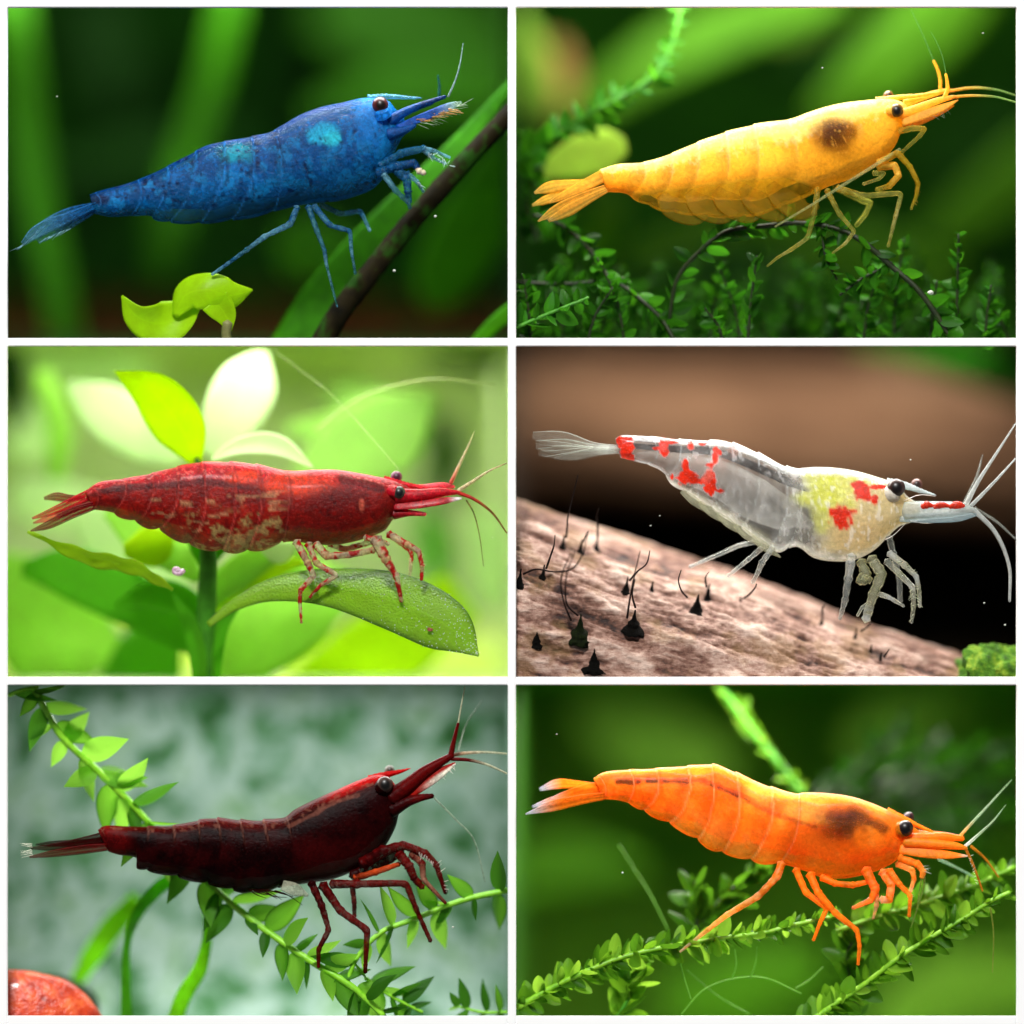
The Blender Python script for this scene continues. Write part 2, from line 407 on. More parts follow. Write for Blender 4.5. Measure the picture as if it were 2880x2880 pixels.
def wallmat(name, cols, scale, lo=0.32, hi=0.68):
    k = len(cols); return solid_mat(name, [(lo + (hi - lo) * i / (k - 1), H4(c)) for i, c in enumerate(cols)], scale=scale, rough=0.9, bump=0, spec=0.1, detail=3)
compartment(1, 0.095, wallmat('lining_deep_green', ['#0c2208', '#1c4a10'], 500), wallmat('mossy_glass_dark', ['#0a1c0a', '#143a0e', '#1f5a10', '#102c0a'], 420))
compartment(2, 0.095, wallmat('lining_forest_green', ['#0c2208', '#22520f'], 500), wallmat('mossy_glass_forest', ['#10200a', '#1a4a0c', '#2c6a12', '#12300a'], 420))
compartment(3, 0.095, wallmat('lining_pale_green', ['#8ca45c', '#b8c890'], 500), wallmat('backdrop_pale_green', ['#68883a', '#a4bc6c', '#e0e8c4', '#94b05c'], 420))  # backdrop mottled in pale greens and cream
compartment(4, 0.095, wallmat('lining_dark_brown', ['#1c1610', '#3a2a1e'], 500), wallmat('dark_water_brown', ['#100d09', '#1a140e', '#0e1a08'], 420))
compartment(5, 0.021, wallmat('lining_grey_green', ['#4a6454', '#7c9488'], 300), solid_mat('algae_grey_stone', [(0.32, H4('#12340f')), (0.42, H4('#3c6a3e')), (0.49, H4('#748e80')), (0.56, H4('#8ea298')), (0.64, H4('#648860')), (0.72, H4('#315c2c'))], scale=170, dist=.5, rough=0.9, bump=0.6, bdist=20, spec=0.1, detail=4))
compartment(6, 0.095, wallmat('lining_leaf_green', ['#16400c', '#3f7a18'], 500), wallmat('mossy_glass_leaf', ['#14300a', '#34700f', '#6aa428', '#7cb438', '#2a5c0e'], 480))

# ------------------------------------------------------------------ shrimp builder
def sweep(u, v):
    """segment edges lean toward the tail low on the flank and bow forward at mid height"""
    return u + 0.55 * v ** 2 - 0.25 * np.sin(np.pi * v)
def body(p, parent, rows, bounds, colf, mat, nr=280, ns=120, relief=0.030, scal=10, expo=2.6, dz=0.0, film=1.0, core=None):
    R = np.asarray(rows, float); n = len(R)
    a = catmull(R, nr); u = np.linspace(0, n - 1, nr)
    phi = np.linspace(0, 2 * np.pi, ns, endpoint=False)
    c, s = np.cos(phi), np.sin(phi)
    ce = np.sign(c) * np.abs(c) ** (2 / expo); se = np.sign(s) * np.abs(s) ** (2 / expo)
    V, UU, CE = [], [], []
    for i in range(nr):
        top, bot, w = a[i, :2], a[i, 2:4], a[i, 4] * 0.86
        mid = (top + bot) / 2; half = (top - bot) / 2
        v0 = (1 - ce) / 2; ue = sweep(u[i], v0); k = np.ones(ns); sc = np.zeros(ns)
        for b0, b1 in zip(bounds[:-1], bounds[1:]):
            on = (ue >= b0) & (ue < b1); tt = np.clip((ue - b0) / (b1 - b0), 0, 1)
            k = np.where(on, 1 + relief * (1 - tt) ** 1.6 - relief * 0.3, k)
            if b0 > bounds[0]: sc = np.where(on, scal * (np.sin(np.pi * np.minimum(1, tt * 1.02)) ** 0.6 - 0.5), sc)
        low = np.clip(-ce, 0, 1)
        q = mid + np.outer(ce, half) * k[:, None] - np.outer(low ** 3 * sc, half / (np.linalg.norm(half) + 1e-9))
        wf = (1 - 0.30 * low ** 2) * (1 - 0.10 * np.clip(ce, 0, 1) ** 2)
        V.append(np.stack([q[:, 0], q[:, 1], -se * w * k * wf + dz], 1)); UU.append(np.full(ns, u[i])); CE.append(ce)
    v = np.vstack(V); u_ = np.concatenate(UU); vv = (1 - np.concatenate(CE)) / 2
    f = grid_faces(nr, ns, True)
    e0 = (a[0, :2] + a[0, 2:4]) / 2; e1 = (a[-1, :2] + a[-1, 2:4]) / 2
    v = np.vstack([v, [e0[0] - 4, e0[1], dz], [e1[0] + 8, e1[1], dz]]); u_ = np.r_[u_, 0, n - 1]; vv = np.r_[vv, 0.5, 0.5]
    A, B = nr * ns, nr * ns + 1
    for j in range(ns):
        f.append((A, (j + 1) % ns, j)); f.append((B, (nr - 1) * ns + j, (nr - 1) * ns + (j + 1) % ns))
    C = colf(v[:, 0], v[:, 1], v[:, 2], sweep(u_, vv) + 0.10 * (fbm(v[:, 0], v[:, 1], v[:, 2], 40, 2) - .5), vv); C = segment_tone(C, sweep(u_, vv), vv, v, bounds)
    ob = mesh('body', Pn(p, v), f, mat, parent, cols=np.hstack([C[:, :3], C[:, 3:] * film]))
    if core is not None:
        # flesh inside the shell, seen through it
        m0 = np.vstack([np.repeat((a[:, :2] + a[:, 2:4]) / 2, ns, 0), e0, e1]); n_ = len(v)
        k2 = 0.70 + 0.05 * np.sin(u_ * 2.2); vc = v.copy(); vc[:, :2] = m0 + (v[:, :2] - m0) * k2[:, None]; vc[:, 2] = dz + (v[:, 2] - dz) * 0.66
        vc[:, :2] -= np.vstack([np.repeat((a[:, 2:4] - a[:, :2]) * 0.04, ns, 0), [[0, 0]], [[0, 0]]])
        Cc = C.copy(); Cc[:, 3] = 1; Cc[:, :3] *= core
        mesh('flesh', Pn(p, vc), f, mat, ob, cols=Cc)
    return ob

EYES = []
def segment_tone(C, ue, vv, v, bounds):
    """each tergite's pigment thins toward its rear rim and carries a darker saddle"""
    m = np.ones(len(ue))
    for n_, (b0, b1) in enumerate(zip(bounds[:-1], bounds[1:])):
        on = (ue >= b0) & (ue < b1); tt = np.clip((ue - b0) / (b1 - b0), 0, 1)
        g = 1.16 - 0.34 * ss(.35, .95, tt) + .22 * (fbm(v[:, 0], v[:, 1], v[:, 2] + 40 * n_, 55, 3) - .5)
        g = g - .16 * np.exp(-((vv - .60 - .08 * tt) / .025) ** 2) * ss(.1, .4, tt)
        m = np.where(on, g, m)
    C = C.copy(); C[:, :3] *= m[:, None]; return C
def eye(p, parent, x, y, r, d, rim, core, mat, glint=True):
    if d < 0: d, r = d * .84, r * .95
    nu, nv = 22, 28; th = np.linspace(0, np.pi, nu); ph = np.linspace(0, 2 * np.pi, nv, endpoint=False)
    T, F = np.meshgrid(th, ph, indexing='ij')
    lx, ly, ld = (np.sin(T) * np.cos(F)).ravel(), (np.sin(T) * np.sin(F)).ravel(), (-np.cos(T)).ravel()
    v = np.stack([x + r * lx, y + r * ly, d + r * 1.05 * ld], 1)
    k = ss(0.45, 0.75, np.hypot(lx - 0.08, ly))[:, None]; C = core * (1 - k) + rim * k
    o = mesh('eye', Pn(p, v), grid_faces(nu, nv, True), mat, parent, cols=C); (EYES.append(o) if d < 0 else None); return o

def hairs(p, parent, segs, r, mat, col, name='setae'):
    Vs, Fs, o = [], [], 0
    for sg in segs:
        sg = [tuple(np.asarray(g, float) + (np.array([random.gauss(0, 2.2), random.gauss(0, 2.2), random.gauss(0, 5)]) if gi == 0 else np.array([random.gauss(0, 6), random.gauss(0, 6), random.gauss(0, 8)]))) for gi, g in enumerate(sg)]
        if random.random() < .12: continue
        q = catmull(np.asarray(sg, float), 6) if len(sg) > 2 else lerp_rows(sg, 4)
        v, f = tube_geo(Pn(p, q), np.linspace(r, r * 0.3, len(q)) * 0.75 * U, 4)
        Vs.append(v); Fs += [tuple(i + o for i in k) for k in f]; o += len(v)
    ob = mesh(name, np.vstack(Vs), Fs, mat, parent, cols=np.asarray(col, float)); ob['kind'] = 'stuff'; return ob

def leg(p, parent, pts, r0, r1, mat, cols, wob=0.15, name='leg', n=64):
    m = len(pts); rad = np.linspace(r0, r1, m) * 0.74
    return tube(name, p, pts, rad, mat, parent, cols, n=n, ns=10, sharp=True, wob=wob, spots=(np.asarray(cols, float).mean(0) * np.array([1.5, 1.4, 1.3, .75]) if np.ndim(cols) == 2 else None, 15) if np.ndim(cols) == 2 else None)
def antenna(p, parent, pts, r0, r1, mat, cols, n=60, name='antenna'):
    return tube(name, p, pts, np.linspace(r0, r1, len(pts)), mat, parent, cols, n=n, ns=6)

def rostrum(p, parent, pts, h0, mat, col, teeth=10, th=7, tooth=5, d=0):
    """thin forward blade with saw teeth along its upper edge"""
    m = catmull(np.asarray(pts, float), 60); t = np.gradient(m, axis=0); t /= np.linalg.norm(t, axis=1)[:, None]
    nrm = np.stack([t[:, 1], -t[:, 0]], 1); nrm[nrm[:, 1] > 0] *= -1
    k = np.linspace(0, 1, 60); h = h0 * (1 - k) ** 0.8 + 1.2
    saw = (k * teeth) % 1.0; up = h * 0.5 + tooth * (1 - saw) * (k < 0.97)
    a = m + nrm * up[:, None]; b = m - nrm * (h * 0.5)[:, None]; w = th * (1 - k) + 1.0
    v = []
    for i in range(60): v += [(*a[i], d), (*m[i], d - w[i]), (*b[i], d), (*m[i], d + w[i])]
    f = grid_faces(60, 4, True) + [(3, 2, 1, 0), tuple(59 * 4 + j for j in range(4))]
    return mesh('rostrum', Pn(p, v), f, mat, parent, cols=col)

def mixcol(a, b, k):
    k = np.asarray(k)[:, None]; return a * (1 - k) + b * k
def blob(x, y, cx, cy, rx, ry, rough=0.35, soft=0.25, seed=0.0, scale=45):
    n = fbm(x, y, seed * 91 + 0 * x, scale, 3) - 0.5
    r = np.hypot((x - cx) / rx, (y - cy) / ry) + n * rough * 2
    return 1 - ss(1 - soft, 1 + soft, r)
def line_mask(x, y, pts, w, rough=0.4, soft=0.4, seed=0, scale=30):
    pts = np.asarray(pts, float); best = np.full(len(x), 1e9)
    for (x0, y0), (x1, y1) in zip(pts[:-1], pts[1:]):
        dx, dy = x1 - x0, y1 - y0; t = np.clip(((x - x0) * dx + (y - y0) * dy) / (dx * dx + dy * dy), 0, 1)
        best = np.minimum(best, np.hypot(x - x0 - t * dx, y - y0 - t * dy))
    n = fbm(x, y, seed * 91 + 0 * x, scale, 3) - 0.5
    return 1 - ss(1 - soft, 1 + soft, best / w + n * rough * 2)
def rgba(c, a):
    a = np.zeros(len(c)) + a; return np.hstack([c, a[:, None]])
M_eye = {}
def eye_mat(name, rough=0.06):
    m, t, out = nt(name); at = N(t, 'ShaderNodeAttribute', attribute_name='Col')
    b = N(t, 'ShaderNodeBsdfPrincipled', i_Roughness=0.4, i_Coat_Weight=0.06, i_Coat_Roughness=0.15); t.links.new(at.outputs['Color'], b.inputs['Base Color'])
    t.links.new(b.outputs[0], out.inputs[0]); return m
ME = eye_mat('glossy_eye')
# ------------------------------------------------------------------ 1 blue shrimp
def shrimp_blue():
    p = 1; CUR[0] = p; T = thing('blue_shrimp', P(p, 1150, 1030), 'deep blue shrimp with dark red eye above a curled lime leaf', 'shrimp', 'six aquarium shrimps')
    M = shell_mat('blue_shell', sss=0.0, radius=(.3, .6, 1), glow=.35, rough=0.26, grain=0.5, speck=H4('#1490e8'), speck_amt=0.35, coat=0.0, spec=.28, bump=1.2)
    rows = [(318, 722, 340, 796, 34), (370, 705, 400, 808, 46), (460, 680, 470, 805, 56), (530, 655, 540, 800, 64), (600, 622, 572, 818, 76), (690, 575, 640, 830, 88),
            (780, 530, 740, 833, 98), (870, 512, 840, 824, 106), (960, 495, 950, 808, 112), (1010, 482, 1040, 786, 118), (1060, 455, 1120, 766, 124), (1130, 415, 1200, 754, 128),
            (1210, 385, 1270, 748, 128), (1290, 368, 1340, 730, 122), (1360, 352, 1410, 700, 112), (1420, 350, 1462, 640, 98), (1470, 362, 1494, 560, 76), (1496, 392, 1518, 510, 50), (1520, 410, 1540, 485, 26)]
    def colf(x, y, d, u, v):
        deep, mid, light, navy = H('#042c68'), H('#046cb0'), H('#20a4e0'), H('#020c38')
        n = fbm(x, y, d, 90, 4); c = mixcol(mid, deep, ss(0.42, 0.66, n) * 0.5)
        c = mixcol(c, light, ss(0.48, 0.66, fbm(x, y, d + 300, 34, 5)) * 0.38); c = mixcol(c, navy, ss(.60, .70, fbm(x, y, d + 900, 70, 4)) * .2)
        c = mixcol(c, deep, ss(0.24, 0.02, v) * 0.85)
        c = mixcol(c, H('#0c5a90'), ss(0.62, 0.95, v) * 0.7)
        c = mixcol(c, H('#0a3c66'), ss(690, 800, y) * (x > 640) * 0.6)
        head = ss(1290, 1400, x) * ss(620, 420, y); c = mixcol(c, H('#1c94e0'), head * 0.6)
        c = mixcol(c, H('#22b8d8'), blob(x, y, 1222, 488, 62, 46, .4, .35, 1) * 0.95)
        c = mixcol(c, H('#30d0d8'), blob(x, y, 1250, 505, 34, 24, .5, .3, 6) * 0.8)
        c = mixcol(c, H('#149aa8'), blob(x, y, 880, 562, 62, 36, .5, .4, 2) * 0.85)
        c = mixcol(c, navy, blob(x, y, 350, 742, 40, 20, .4, .3, 3) * 0.8)
        for b in (0.5, 2.6, 4.2, 5.4, 6.6, 7.8, 9.4):
            c = mixcol(c, navy, np.exp(-((u - b - 0.14) / 0.07) ** 2) * 0.5 * ss(.35, .6, fbm(x, y, d, 50))); c = mixcol(c, H('#3a9cf0'), np.exp(-((u - b) / 0.035) ** 2) * 0.5)
        r = np.random.RandomState(3)
        for k in range(170):
            cx, cy, s = r.uniform(380, 1440), r.uniform(470, 770), r.uniform(3, 10)
            c = mixcol(c, navy, (1 - ss(0.6, 1.2, np.hypot(x - cx, y - cy) / s)) * 0.9)
        al = 1 - 0.15 * ss(690, 800, y) * (x > 640); al = al - 0.25 * ss(420, 330, x)
        return rgba(c, al)
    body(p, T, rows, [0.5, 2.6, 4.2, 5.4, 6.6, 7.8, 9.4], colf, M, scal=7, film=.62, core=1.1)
    b0, b1 = np.r_[H('#1668a8'), 0.85], np.r_[H('#6ab0d0'), 0.40]
    for mid, w, dd in (([(345, 762), (230, 812), (120, 862), (60, 912)], [26, 44, 54, 20], -26), ([(345, 770), (250, 815), (170, 865), (118, 905)], [24, 40, 46, 18], -8),
                       ([(340, 765), (250, 800), (175, 818), (145, 822)], [22, 26, 22, 5], 0), ([(350, 775), (270, 820), (215, 852), (185, 866)], [22, 34, 34, 14], 14), ([(345, 760), (220, 800), (110, 868), (75, 892)], [24, 44, 50, 18], 24)):
        blade('tail_fan_blade', p, [(*q, dd) for q in mid], w, M, T, col=lambda x, y, lv: mixcol(b0[None], b1[None], ss(0.1, 0.8, lv[:, 0])), thick=4, roll=20, cup=.15)
    hairs(p, T, [[(x, y, -20 + 30 * random.random()), (x - 34 - 20 * random.random(), y + 26 + 12 * random.random(), -10)] for x, y in [(150 - 9 * k, 838 + 8 * k) for k in range(11)]] +
          [[(x, y, -15), (x - 26, y + 24, -5)] for x, y in [(240 - 10 * k, 852 + 4 * k) for k in range(10)]], 1.6, M, np.r_[H('#a8d4e0'), .7])
    C = np.r_[H('#0a4c94'), .9]; C2 = np.r_[H('#08306c'), .95]
    tube('antennule_base', p, [(1470, 440, -52), (1540, 400, -56), (1610, 372, -58), (1688, 345, -58)], [26, 18, 14, 8], M, T, [C, C, C2, C2])
    tube('antennule_base', p, [(1480, 430, 40), (1560, 395, 40), (1640, 368, 38)], [22, 14, 8], M, T, [C, C, C2])
    tube('antenna_base', p, [(1470, 490, -60), (1520, 478, -66), (1572, 456, -66)], [32, 22, 9], M, T, C)
    blade('antennal_scale', p, [(1500, 466, -62), (1600, 425, -66), (1700, 385, -64), (1752, 366, -60)], [26, 34, 34, 8], M, T, col=lambda x, y, lv: mixcol(np.r_[H('#0d4aa0'), .95][None], np.r_[H('#a8c8b0'), .35][None], ss(.45, .95, lv[:, 0])), thick=6, roll=25)
    cream = [[(1575 + k * 5.2, 440 - k * 1.9 + random.uniform(-5, 9), -72 + random.uniform(-8, 8)), (1618 + k * 5.4 + random.uniform(-12, 16), 436 - k * 1.6 + random.uniform(-4, 10), -75)] for k in range(26)]
    hairs(p, T, cream, 3.0, M, np.r_[H('#e0a860'), .95])
    hairs(p, T, [[(1575 + k * 7, 448 - k * 3 + random.uniform(-6, 6), -70), (1630 + k * 6.6, 452 - k * 3.4 + random.uniform(-5, 22), -80 + random.uniform(0, 30))] for k in range(26)], 1.5, M, np.r_[H('#b8c8a8'), .5])
    rostrum(p, T, [(1390, 352), (1470, 346), (1540, 350), (1600, 352)], 22, M, np.r_[H('#4a90a8'), .45], teeth=14, tooth=5)
    antenna(p, T, [(1700, 345, -56), (1728, 280, -60), (1746, 215, -64), (1757, 140, -66)], 4.2, 1.5, M, np.r_[H('#90a8a0'), .9])
    antenna(p, T, [(1664, 352, 36), (1666, 305, 38), (1660, 262, 40)], 7, 3, M, np.r_[H('#14584a'), .7])
    e = eye(p, T, 1438, 377, 33, -92, H('#561410'), H('#0a0202'), ME)
    tube('eye_stalk', p, [(1450, 420, -70), (1442, 398, -84)], [34, 28], M, EYES[-1], np.r_[H('#1e90f0'), 1])
    lg, lt = np.r_[H('#145a8c'), .7], np.r_[H('#2c6c80'), .5]; pale = np.r_[H('#7ab4c8'), .7]
    for pts, r0, r1, cs in (([(1118, 770, -40), (1092, 836, -60), (992, 884, -70), (925, 934, -60), (848, 990, -40), (790, 1030, -20)], 17, 8, [lg, lg, pale, lt, lg, pale]),
                            ([(1160, 768, -50), (1195, 865, -70), (1224, 940, -75), (1230, 990, -70), (1272, 1155, -30)], 16, 5, [lg, lt, lg, pale, np.r_[H('#1c6a4a'), .5]]),
                            ([(1182, 766, -40), (1245, 842, -70), (1322, 862, -75), (1326, 935, -70), (1342, 1028, -50)], 17, 6, [lg, lg, lg, pale, lt]),
                            ([(1210, 762, 20), (1285, 798, 40), (1362, 786, 50), (1384, 832, 50), (1398, 862, 40)], 15, 8, [lg, lt, lg, lt, pale]),
                            ([(1440, 610, -60), (1520, 562, -90), (1608, 545, -100)], 24, 17, [lg, lg, lt]),
                            ([(1608, 545, -100), (1650, 555, -100), (1706, 580, -95)], 13, 6, [pale, lt, pale]),
                            ([(1604, 550, -100), (1640, 580, -104), (1690, 604, -100)], 13, 6, [pale, lt, pale]),
                            ([(1430, 640, -70), (1505, 612, -100), (1570, 600, -104), (1590, 636, -100)], 26, 15, [lg, lg, C2, C2]),
                            ([(1452, 645, -90), (1496, 706, -110), (1545, 752, -100), (1553, 775, -90)], 17, 8, [pale, lt, lt, lt]),
                            ([(1480, 612, -80), (1540, 660, -100), (1545, 712, -100), (1548, 752, -90)], 27, 14, [lg, lg, C2, lt]),
                            ([(1540, 640, -100), (1580, 672, -100), (1604, 712, -90)], 15, 7, [lg, pale, lt])):
        leg(p, T, pts, r0, r1, M, cs, wob=.5)
    tube('food_crumb', p, [(1578, 622, -105), (1592, 634, -108), (1610, 640, -104)], [8, 16, 8], solid_mat('cream_crumb', [(.3, H4('#b09868')), (.7, H4('#f0e8d0'))], scale=10), T, wob=.8, n=14)
    hairs(p, T, [[(1620 + 5 * k, 560 + 2.6 * k + random.uniform(-12, 12), -108), (1624 + 5 * k + random.uniform(-10, 10), 566 + 2.6 * k + random.uniform(-14, 16), -112)] for k in range(18)] +
          [[(1578 + 2 * k, 672 + 2 * k, -104), (1592 + 2 * k, 680 + 3 * k, -106)] for k in range(9)], 2.6, M, np.r_[H('#d8ecec'), .9])
shrimp_blue()

# ------------------------------------------------------------------ 2 yellow shrimp
def shrimp_yellow():
    p = 2; CUR[0] = p; T = thing('yellow_shrimp', P(p, 1200, 940), 'golden yellow shrimp with cream back standing on dark moss', 'shrimp', 'six aquarium shrimps')
    M = shell_mat('yellow_shell', sss=0.0, glow=.5, radius=(1, .6, .15), rough=0.35, grain=0.2, speck=H4('#ffe070'), speck_amt=0.25, coat=0.0, spec=.2, bump=0.6)
    rows = [(325, 625, 355, 712, 38), (400, 605, 420, 718, 52), (495, 597, 470, 745, 62), (590, 568, 560, 782, 74), (690, 525, 660, 797, 86), (790, 488, 780, 808, 98), (880, 462, 900, 806, 106),
            (970, 443, 1000, 778, 112), (1060, 430, 1110, 738, 120), (1130, 405, 1200, 694, 124), (1200, 383, 1280, 667, 124), (1270, 368, 1350, 637, 118), (1340, 360, 1410, 597, 108),
            (1400, 354, 1462, 535, 92), (1450, 354, 1482, 492, 74), (1490, 366, 1500, 468, 50), (1514, 388, 1520, 448, 24)]
    def colf(x, y, d, u, v):
        cream, gold, amber, olive = H('#ffec90'), H('#f9d048'), H('#f5bc30'), H('#bca824')
        n = fbm(x, y, d, 34, 4); c = mixcol(gold, amber, ss(.4, .65, fbm(x, y, d, 120)) * .6)
        edge = 0.20 + 0.30 * (n - 0.5) + 0.09 * ss(1100, 1400, x)
        c = mixcol(c, cream, ss(edge + .05, edge - .03, v) * .95)
        c = mixcol(c, H('#fff0b0'), ss(.56, .66, fbm(x, y, d, 12, 2)) * ss(edge + .14, edge, v) * .9)
        line = np.interp(x, [350, 500, 700, 900, 1050, 1180], [712, 716, 690, 660, 655, 700])
        below = ss(-8, 14, y - line) * ss(430, 500, x) * ss(1190, 1120, x)
        c = mixcol(c, H('#f4a81c'), np.exp(-((y - line + 14) / 16) ** 2) * ss(1150, 1000, x) * .6)
        c = mixcol(c, olive, below * .75)
        for k in range(8):
            c = mixcol(c, H('#d8a018'), below * np.exp(-((x - 560 - 75 * k + .35 * (y - 720)) / 7) ** 2) * .6)
        dark = blob(x, y, 1235, 495, 84, 78, .35, .5, 4, 60); c = mixcol(c, H('#6a2c04'), dark * .85); c = mixcol(c, H('#3c1602'), blob(x, y, 1225, 490, 44, 50, .4, .5, 5) * .7)
        c = mixcol(c, H('#ffd060'), dark * ss(.64, .72, fbm(x, y, d, 14, 3)) * .45)
        c = mixcol(c, H('#e8c050'), blob(x, y, 1330, 478, 12, 34, .2, .4, 2) * .6)
        for b in (0.4, 2, 3.1, 4.1, 5.2, 6.4, 7.9): c = mixcol(c, H('#fff2c0'), np.exp(-((u - b) / .05) ** 2) * ss(.6, .1, v) * .5)
        c = mixcol(c, H('#f8b830'), ss(420, 330, x) * ss(.4, .7, v) * .5)
        return rgba(c, 1 - .45 * below - .25 * ss(1400, 1470, x) * ss(480, 560, y))
    body(p, T, rows, [0.4, 2, 3.1, 4.1, 5.2, 6.4, 7.9], colf, M, scal=9, relief=.026, film=.6, core=.95)
    A, B = np.r_[H('#fcd058'), 1.0], np.r_[H('#ffd870'), .75]
    for mid, w, dd in (([(338, 650), (250, 695), (180, 730), (130, 752)], [52, 46, 34, 10], -10), ([(290, 672), (220, 682), (130, 695), (72, 716)], [16, 36, 48, 8], 16), ([(290, 690), (200, 715), (120, 742), (64, 764)], [16, 30, 36, 8], 30),
                       ([(345, 695), (260, 730), (160, 780), (86, 826)], [24, 34, 42, 6], -28), ([(352, 704), (290, 735), (200, 785), (126, 824)], [22, 34, 46, 14], -40)):
        blade('tail_fan_blade', p, [(*q, dd) for q in mid], w, M, T, col=lambda x, y, lv: mixcol(mixcol(A[None], np.r_[H('#f4b830'), 1][None], ss(.5, .9, np.abs(lv[:, 1])) * .6), B[None], ss(.75, 1, lv[:, 0])), thick=6, roll=15, cup=.12)
    # swimmerets: soft flaps under the abdomen
    for k in range(5):
        x = 560 + 105 * k; blade('swimmeret', p, [(x, 722 - 10 * k, -60), (x + 45, 770 - 9 * k, -74), (x + 130, 800 - 4 * k, -70), (x + 190, 800 - 8 * k, -60)], [40, 90, 84, 10], M, T, col=np.r_[H('#c09414'), .16], thick=5, roll=10)
    g, gl = np.r_[H('#c09818'), .55], np.r_[H('#a8ac48'), .34]; w = np.r_[H('#e0d890'), .6]; or_ = np.r_[H('#fccc50'), .9]
    for pts, r0, r1, cs in (([(1165, 700, -50), (1150, 800, -70), (1126, 890, -70), (1060, 936, -60), (1010, 965, -40), (970, 998, -20)], 16, 5, [g, gl, gl, w, gl, gl]),
                            ([(1200, 705, -40), (1248, 798, -60), (1306, 864, -60), (1272, 910, -50), (1222, 948, -30)], 15, 6, [g, gl, gl, w, gl]),
                            ([(1240, 698, -60), (1340, 728, -85), (1488, 716, -90), (1466, 800, -90), (1436, 922, -70)], 18, 8, [g, gl, gl, w, gl]),
                            ([(1230, 692, 40), (1340, 746, 60), (1368, 752, 60), (1348, 800, 60), (1312, 842, 50)], 18, 10, [gl] * 5),
                            ([(1400, 600, -60), (1472, 562, -90), (1520, 615, -100), (1552, 680, -100), (1544, 730, -96), (1524, 778, -90)], 20, 7, [or_, g, np.r_[H('#b8a010'), .9], g, np.r_[H('#a89818'), .8], gl]),
                            ([(1400, 615, -50), (1462, 610, -70), (1476, 650, -80), (1440, 690, -80), (1392, 704, -70)], 22, 13, [g, or_, or_, g, gl]),
                            ([(1380, 640, -40), (1420, 640, -60), (1400, 662, -66), (1340, 682, -60)], 14, 8, [gl, gl, gl, w]),
                            ([(1480, 478, -50), (1530, 466, -70), (1578, 468, -76), (1560, 494, -76), (1482, 566, -60)], 17, 9, [g, gl, g, gl, gl])):
        leg(p, T, pts, r0, r1, M, cs, wob=.25)
    antenna(p, T, [(1482, 548, -80), (1400, 600, -105), (1240, 700, -118), (1120, 775, -112), (1000, 846, -105)], 7, 3, M, np.r_[H('#c8d090'), .35])
    rostrum(p, T, [(1390, 362), (1470, 350), (1560, 340), (1640, 327)], 26, M, np.r_[H('#fccc50'), 1], teeth=26, tooth=3)
    tube('antennule_base', p, [(1480, 415, -50), (1560, 385, -56), (1630, 360, -58), (1692, 345, -56)], [22, 18, 15, 8], M, T, or_)
    tube('antennule_base', p, [(1500, 372, 30), (1560, 350, 34), (1640, 326, 36), (1690, 322, 36)], [20, 16, 12, 7], M, T, or_)
    blade('antennal_scale', p, [(1490, 445, -58), (1570, 415, -66), (1650, 385, -66), (1706, 358, -60)], [30, 36, 28, 4], M, T, col=np.r_[H('#f8c448'), .85], thick=7, roll=20)
    blade('antennal_scale', p, [(1495, 462, -45), (1570, 440, -50), (1650, 400, -50), (1690, 380, -48)], [18, 24, 20, 3], M, T, col=np.r_[H('#e8a020'), .8], thick=5, roll=35)
    hairs(p, T, [[(1600 + 6 * k, 425 - 4 * k, -60), (1624 + 5 * k, 438 - 2.2 * k, -66)] for k in range(10)], 1.6, M, np.r_[H('#a8c0a0'), .5])
    antenna(p, T, [(1636, 322, 36), (1637, 285, 38), (1628, 245, 40), (1611, 206, 42)], 7, 5, M, np.r_[H('#fccc48'), 1])
    antenna(p, T, [(1611, 206, 42), (1580, 130, 44), (1548, 60, 46), (1525, 12, 48)], 2.2, 1.0, M, np.r_[H('#5c9a50'), .6])
    antenna(p, T, [(1652, 350, -56), (1664, 318, -58), (1663, 285, -58), (1658, 258, -56)], 9, 5, M, np.r_[H('#fccc48'), 1])
    antenna(p, T, [(1660, 262, -56), (1645, 190, -50), (1620, 130, -46), (1600, 95, -44)], 2, 0.9, M, np.r_[H('#5c9a50'), .5])
    antenna(p, T, [(1670, 324, 36), (1760, 311, 36), (1850, 318, 34), (1926, 340, 34)], 6, 3.5, M, [np.r_[H('#f0b030'), 1], np.r_[H('#d8c060'), .9], np.r_[H('#8cb060'), .8], np.r_[H('#8cb060'), .8]])
    antenna(p, T, [(1680, 347, -56), (1760, 341, -54), (1850, 346, -50), (1926, 366, -48)], 6, 3.5, M, [np.r_[H('#f0b030'), 1], np.r_[H('#e0c060'), .9], np.r_[H('#8cb060'), .8], np.r_[H('#8cb060'), .8]])
    eye(p, T, 1468, 398, 28, -84, H('#6a4a10'), H('#100a02'), ME); eye(p, T, 1437, 342, 20, 52, H('#7a5010'), H('#3a2004'), ME)
    tube('eye_stalk', p, [(1440, 400, -60), (1458, 399, -74)], [24, 24], M, EYES[-1], or_)
    hairs(p, T, [[(1538 + 0.4 * k, 700 + 7 * k, -96), (1552 - k, 706 + 8 * k, -100)] for k in range(9)], 1.8, M, np.r_[H('#c8b040'), .8])
shrimp_yellow()

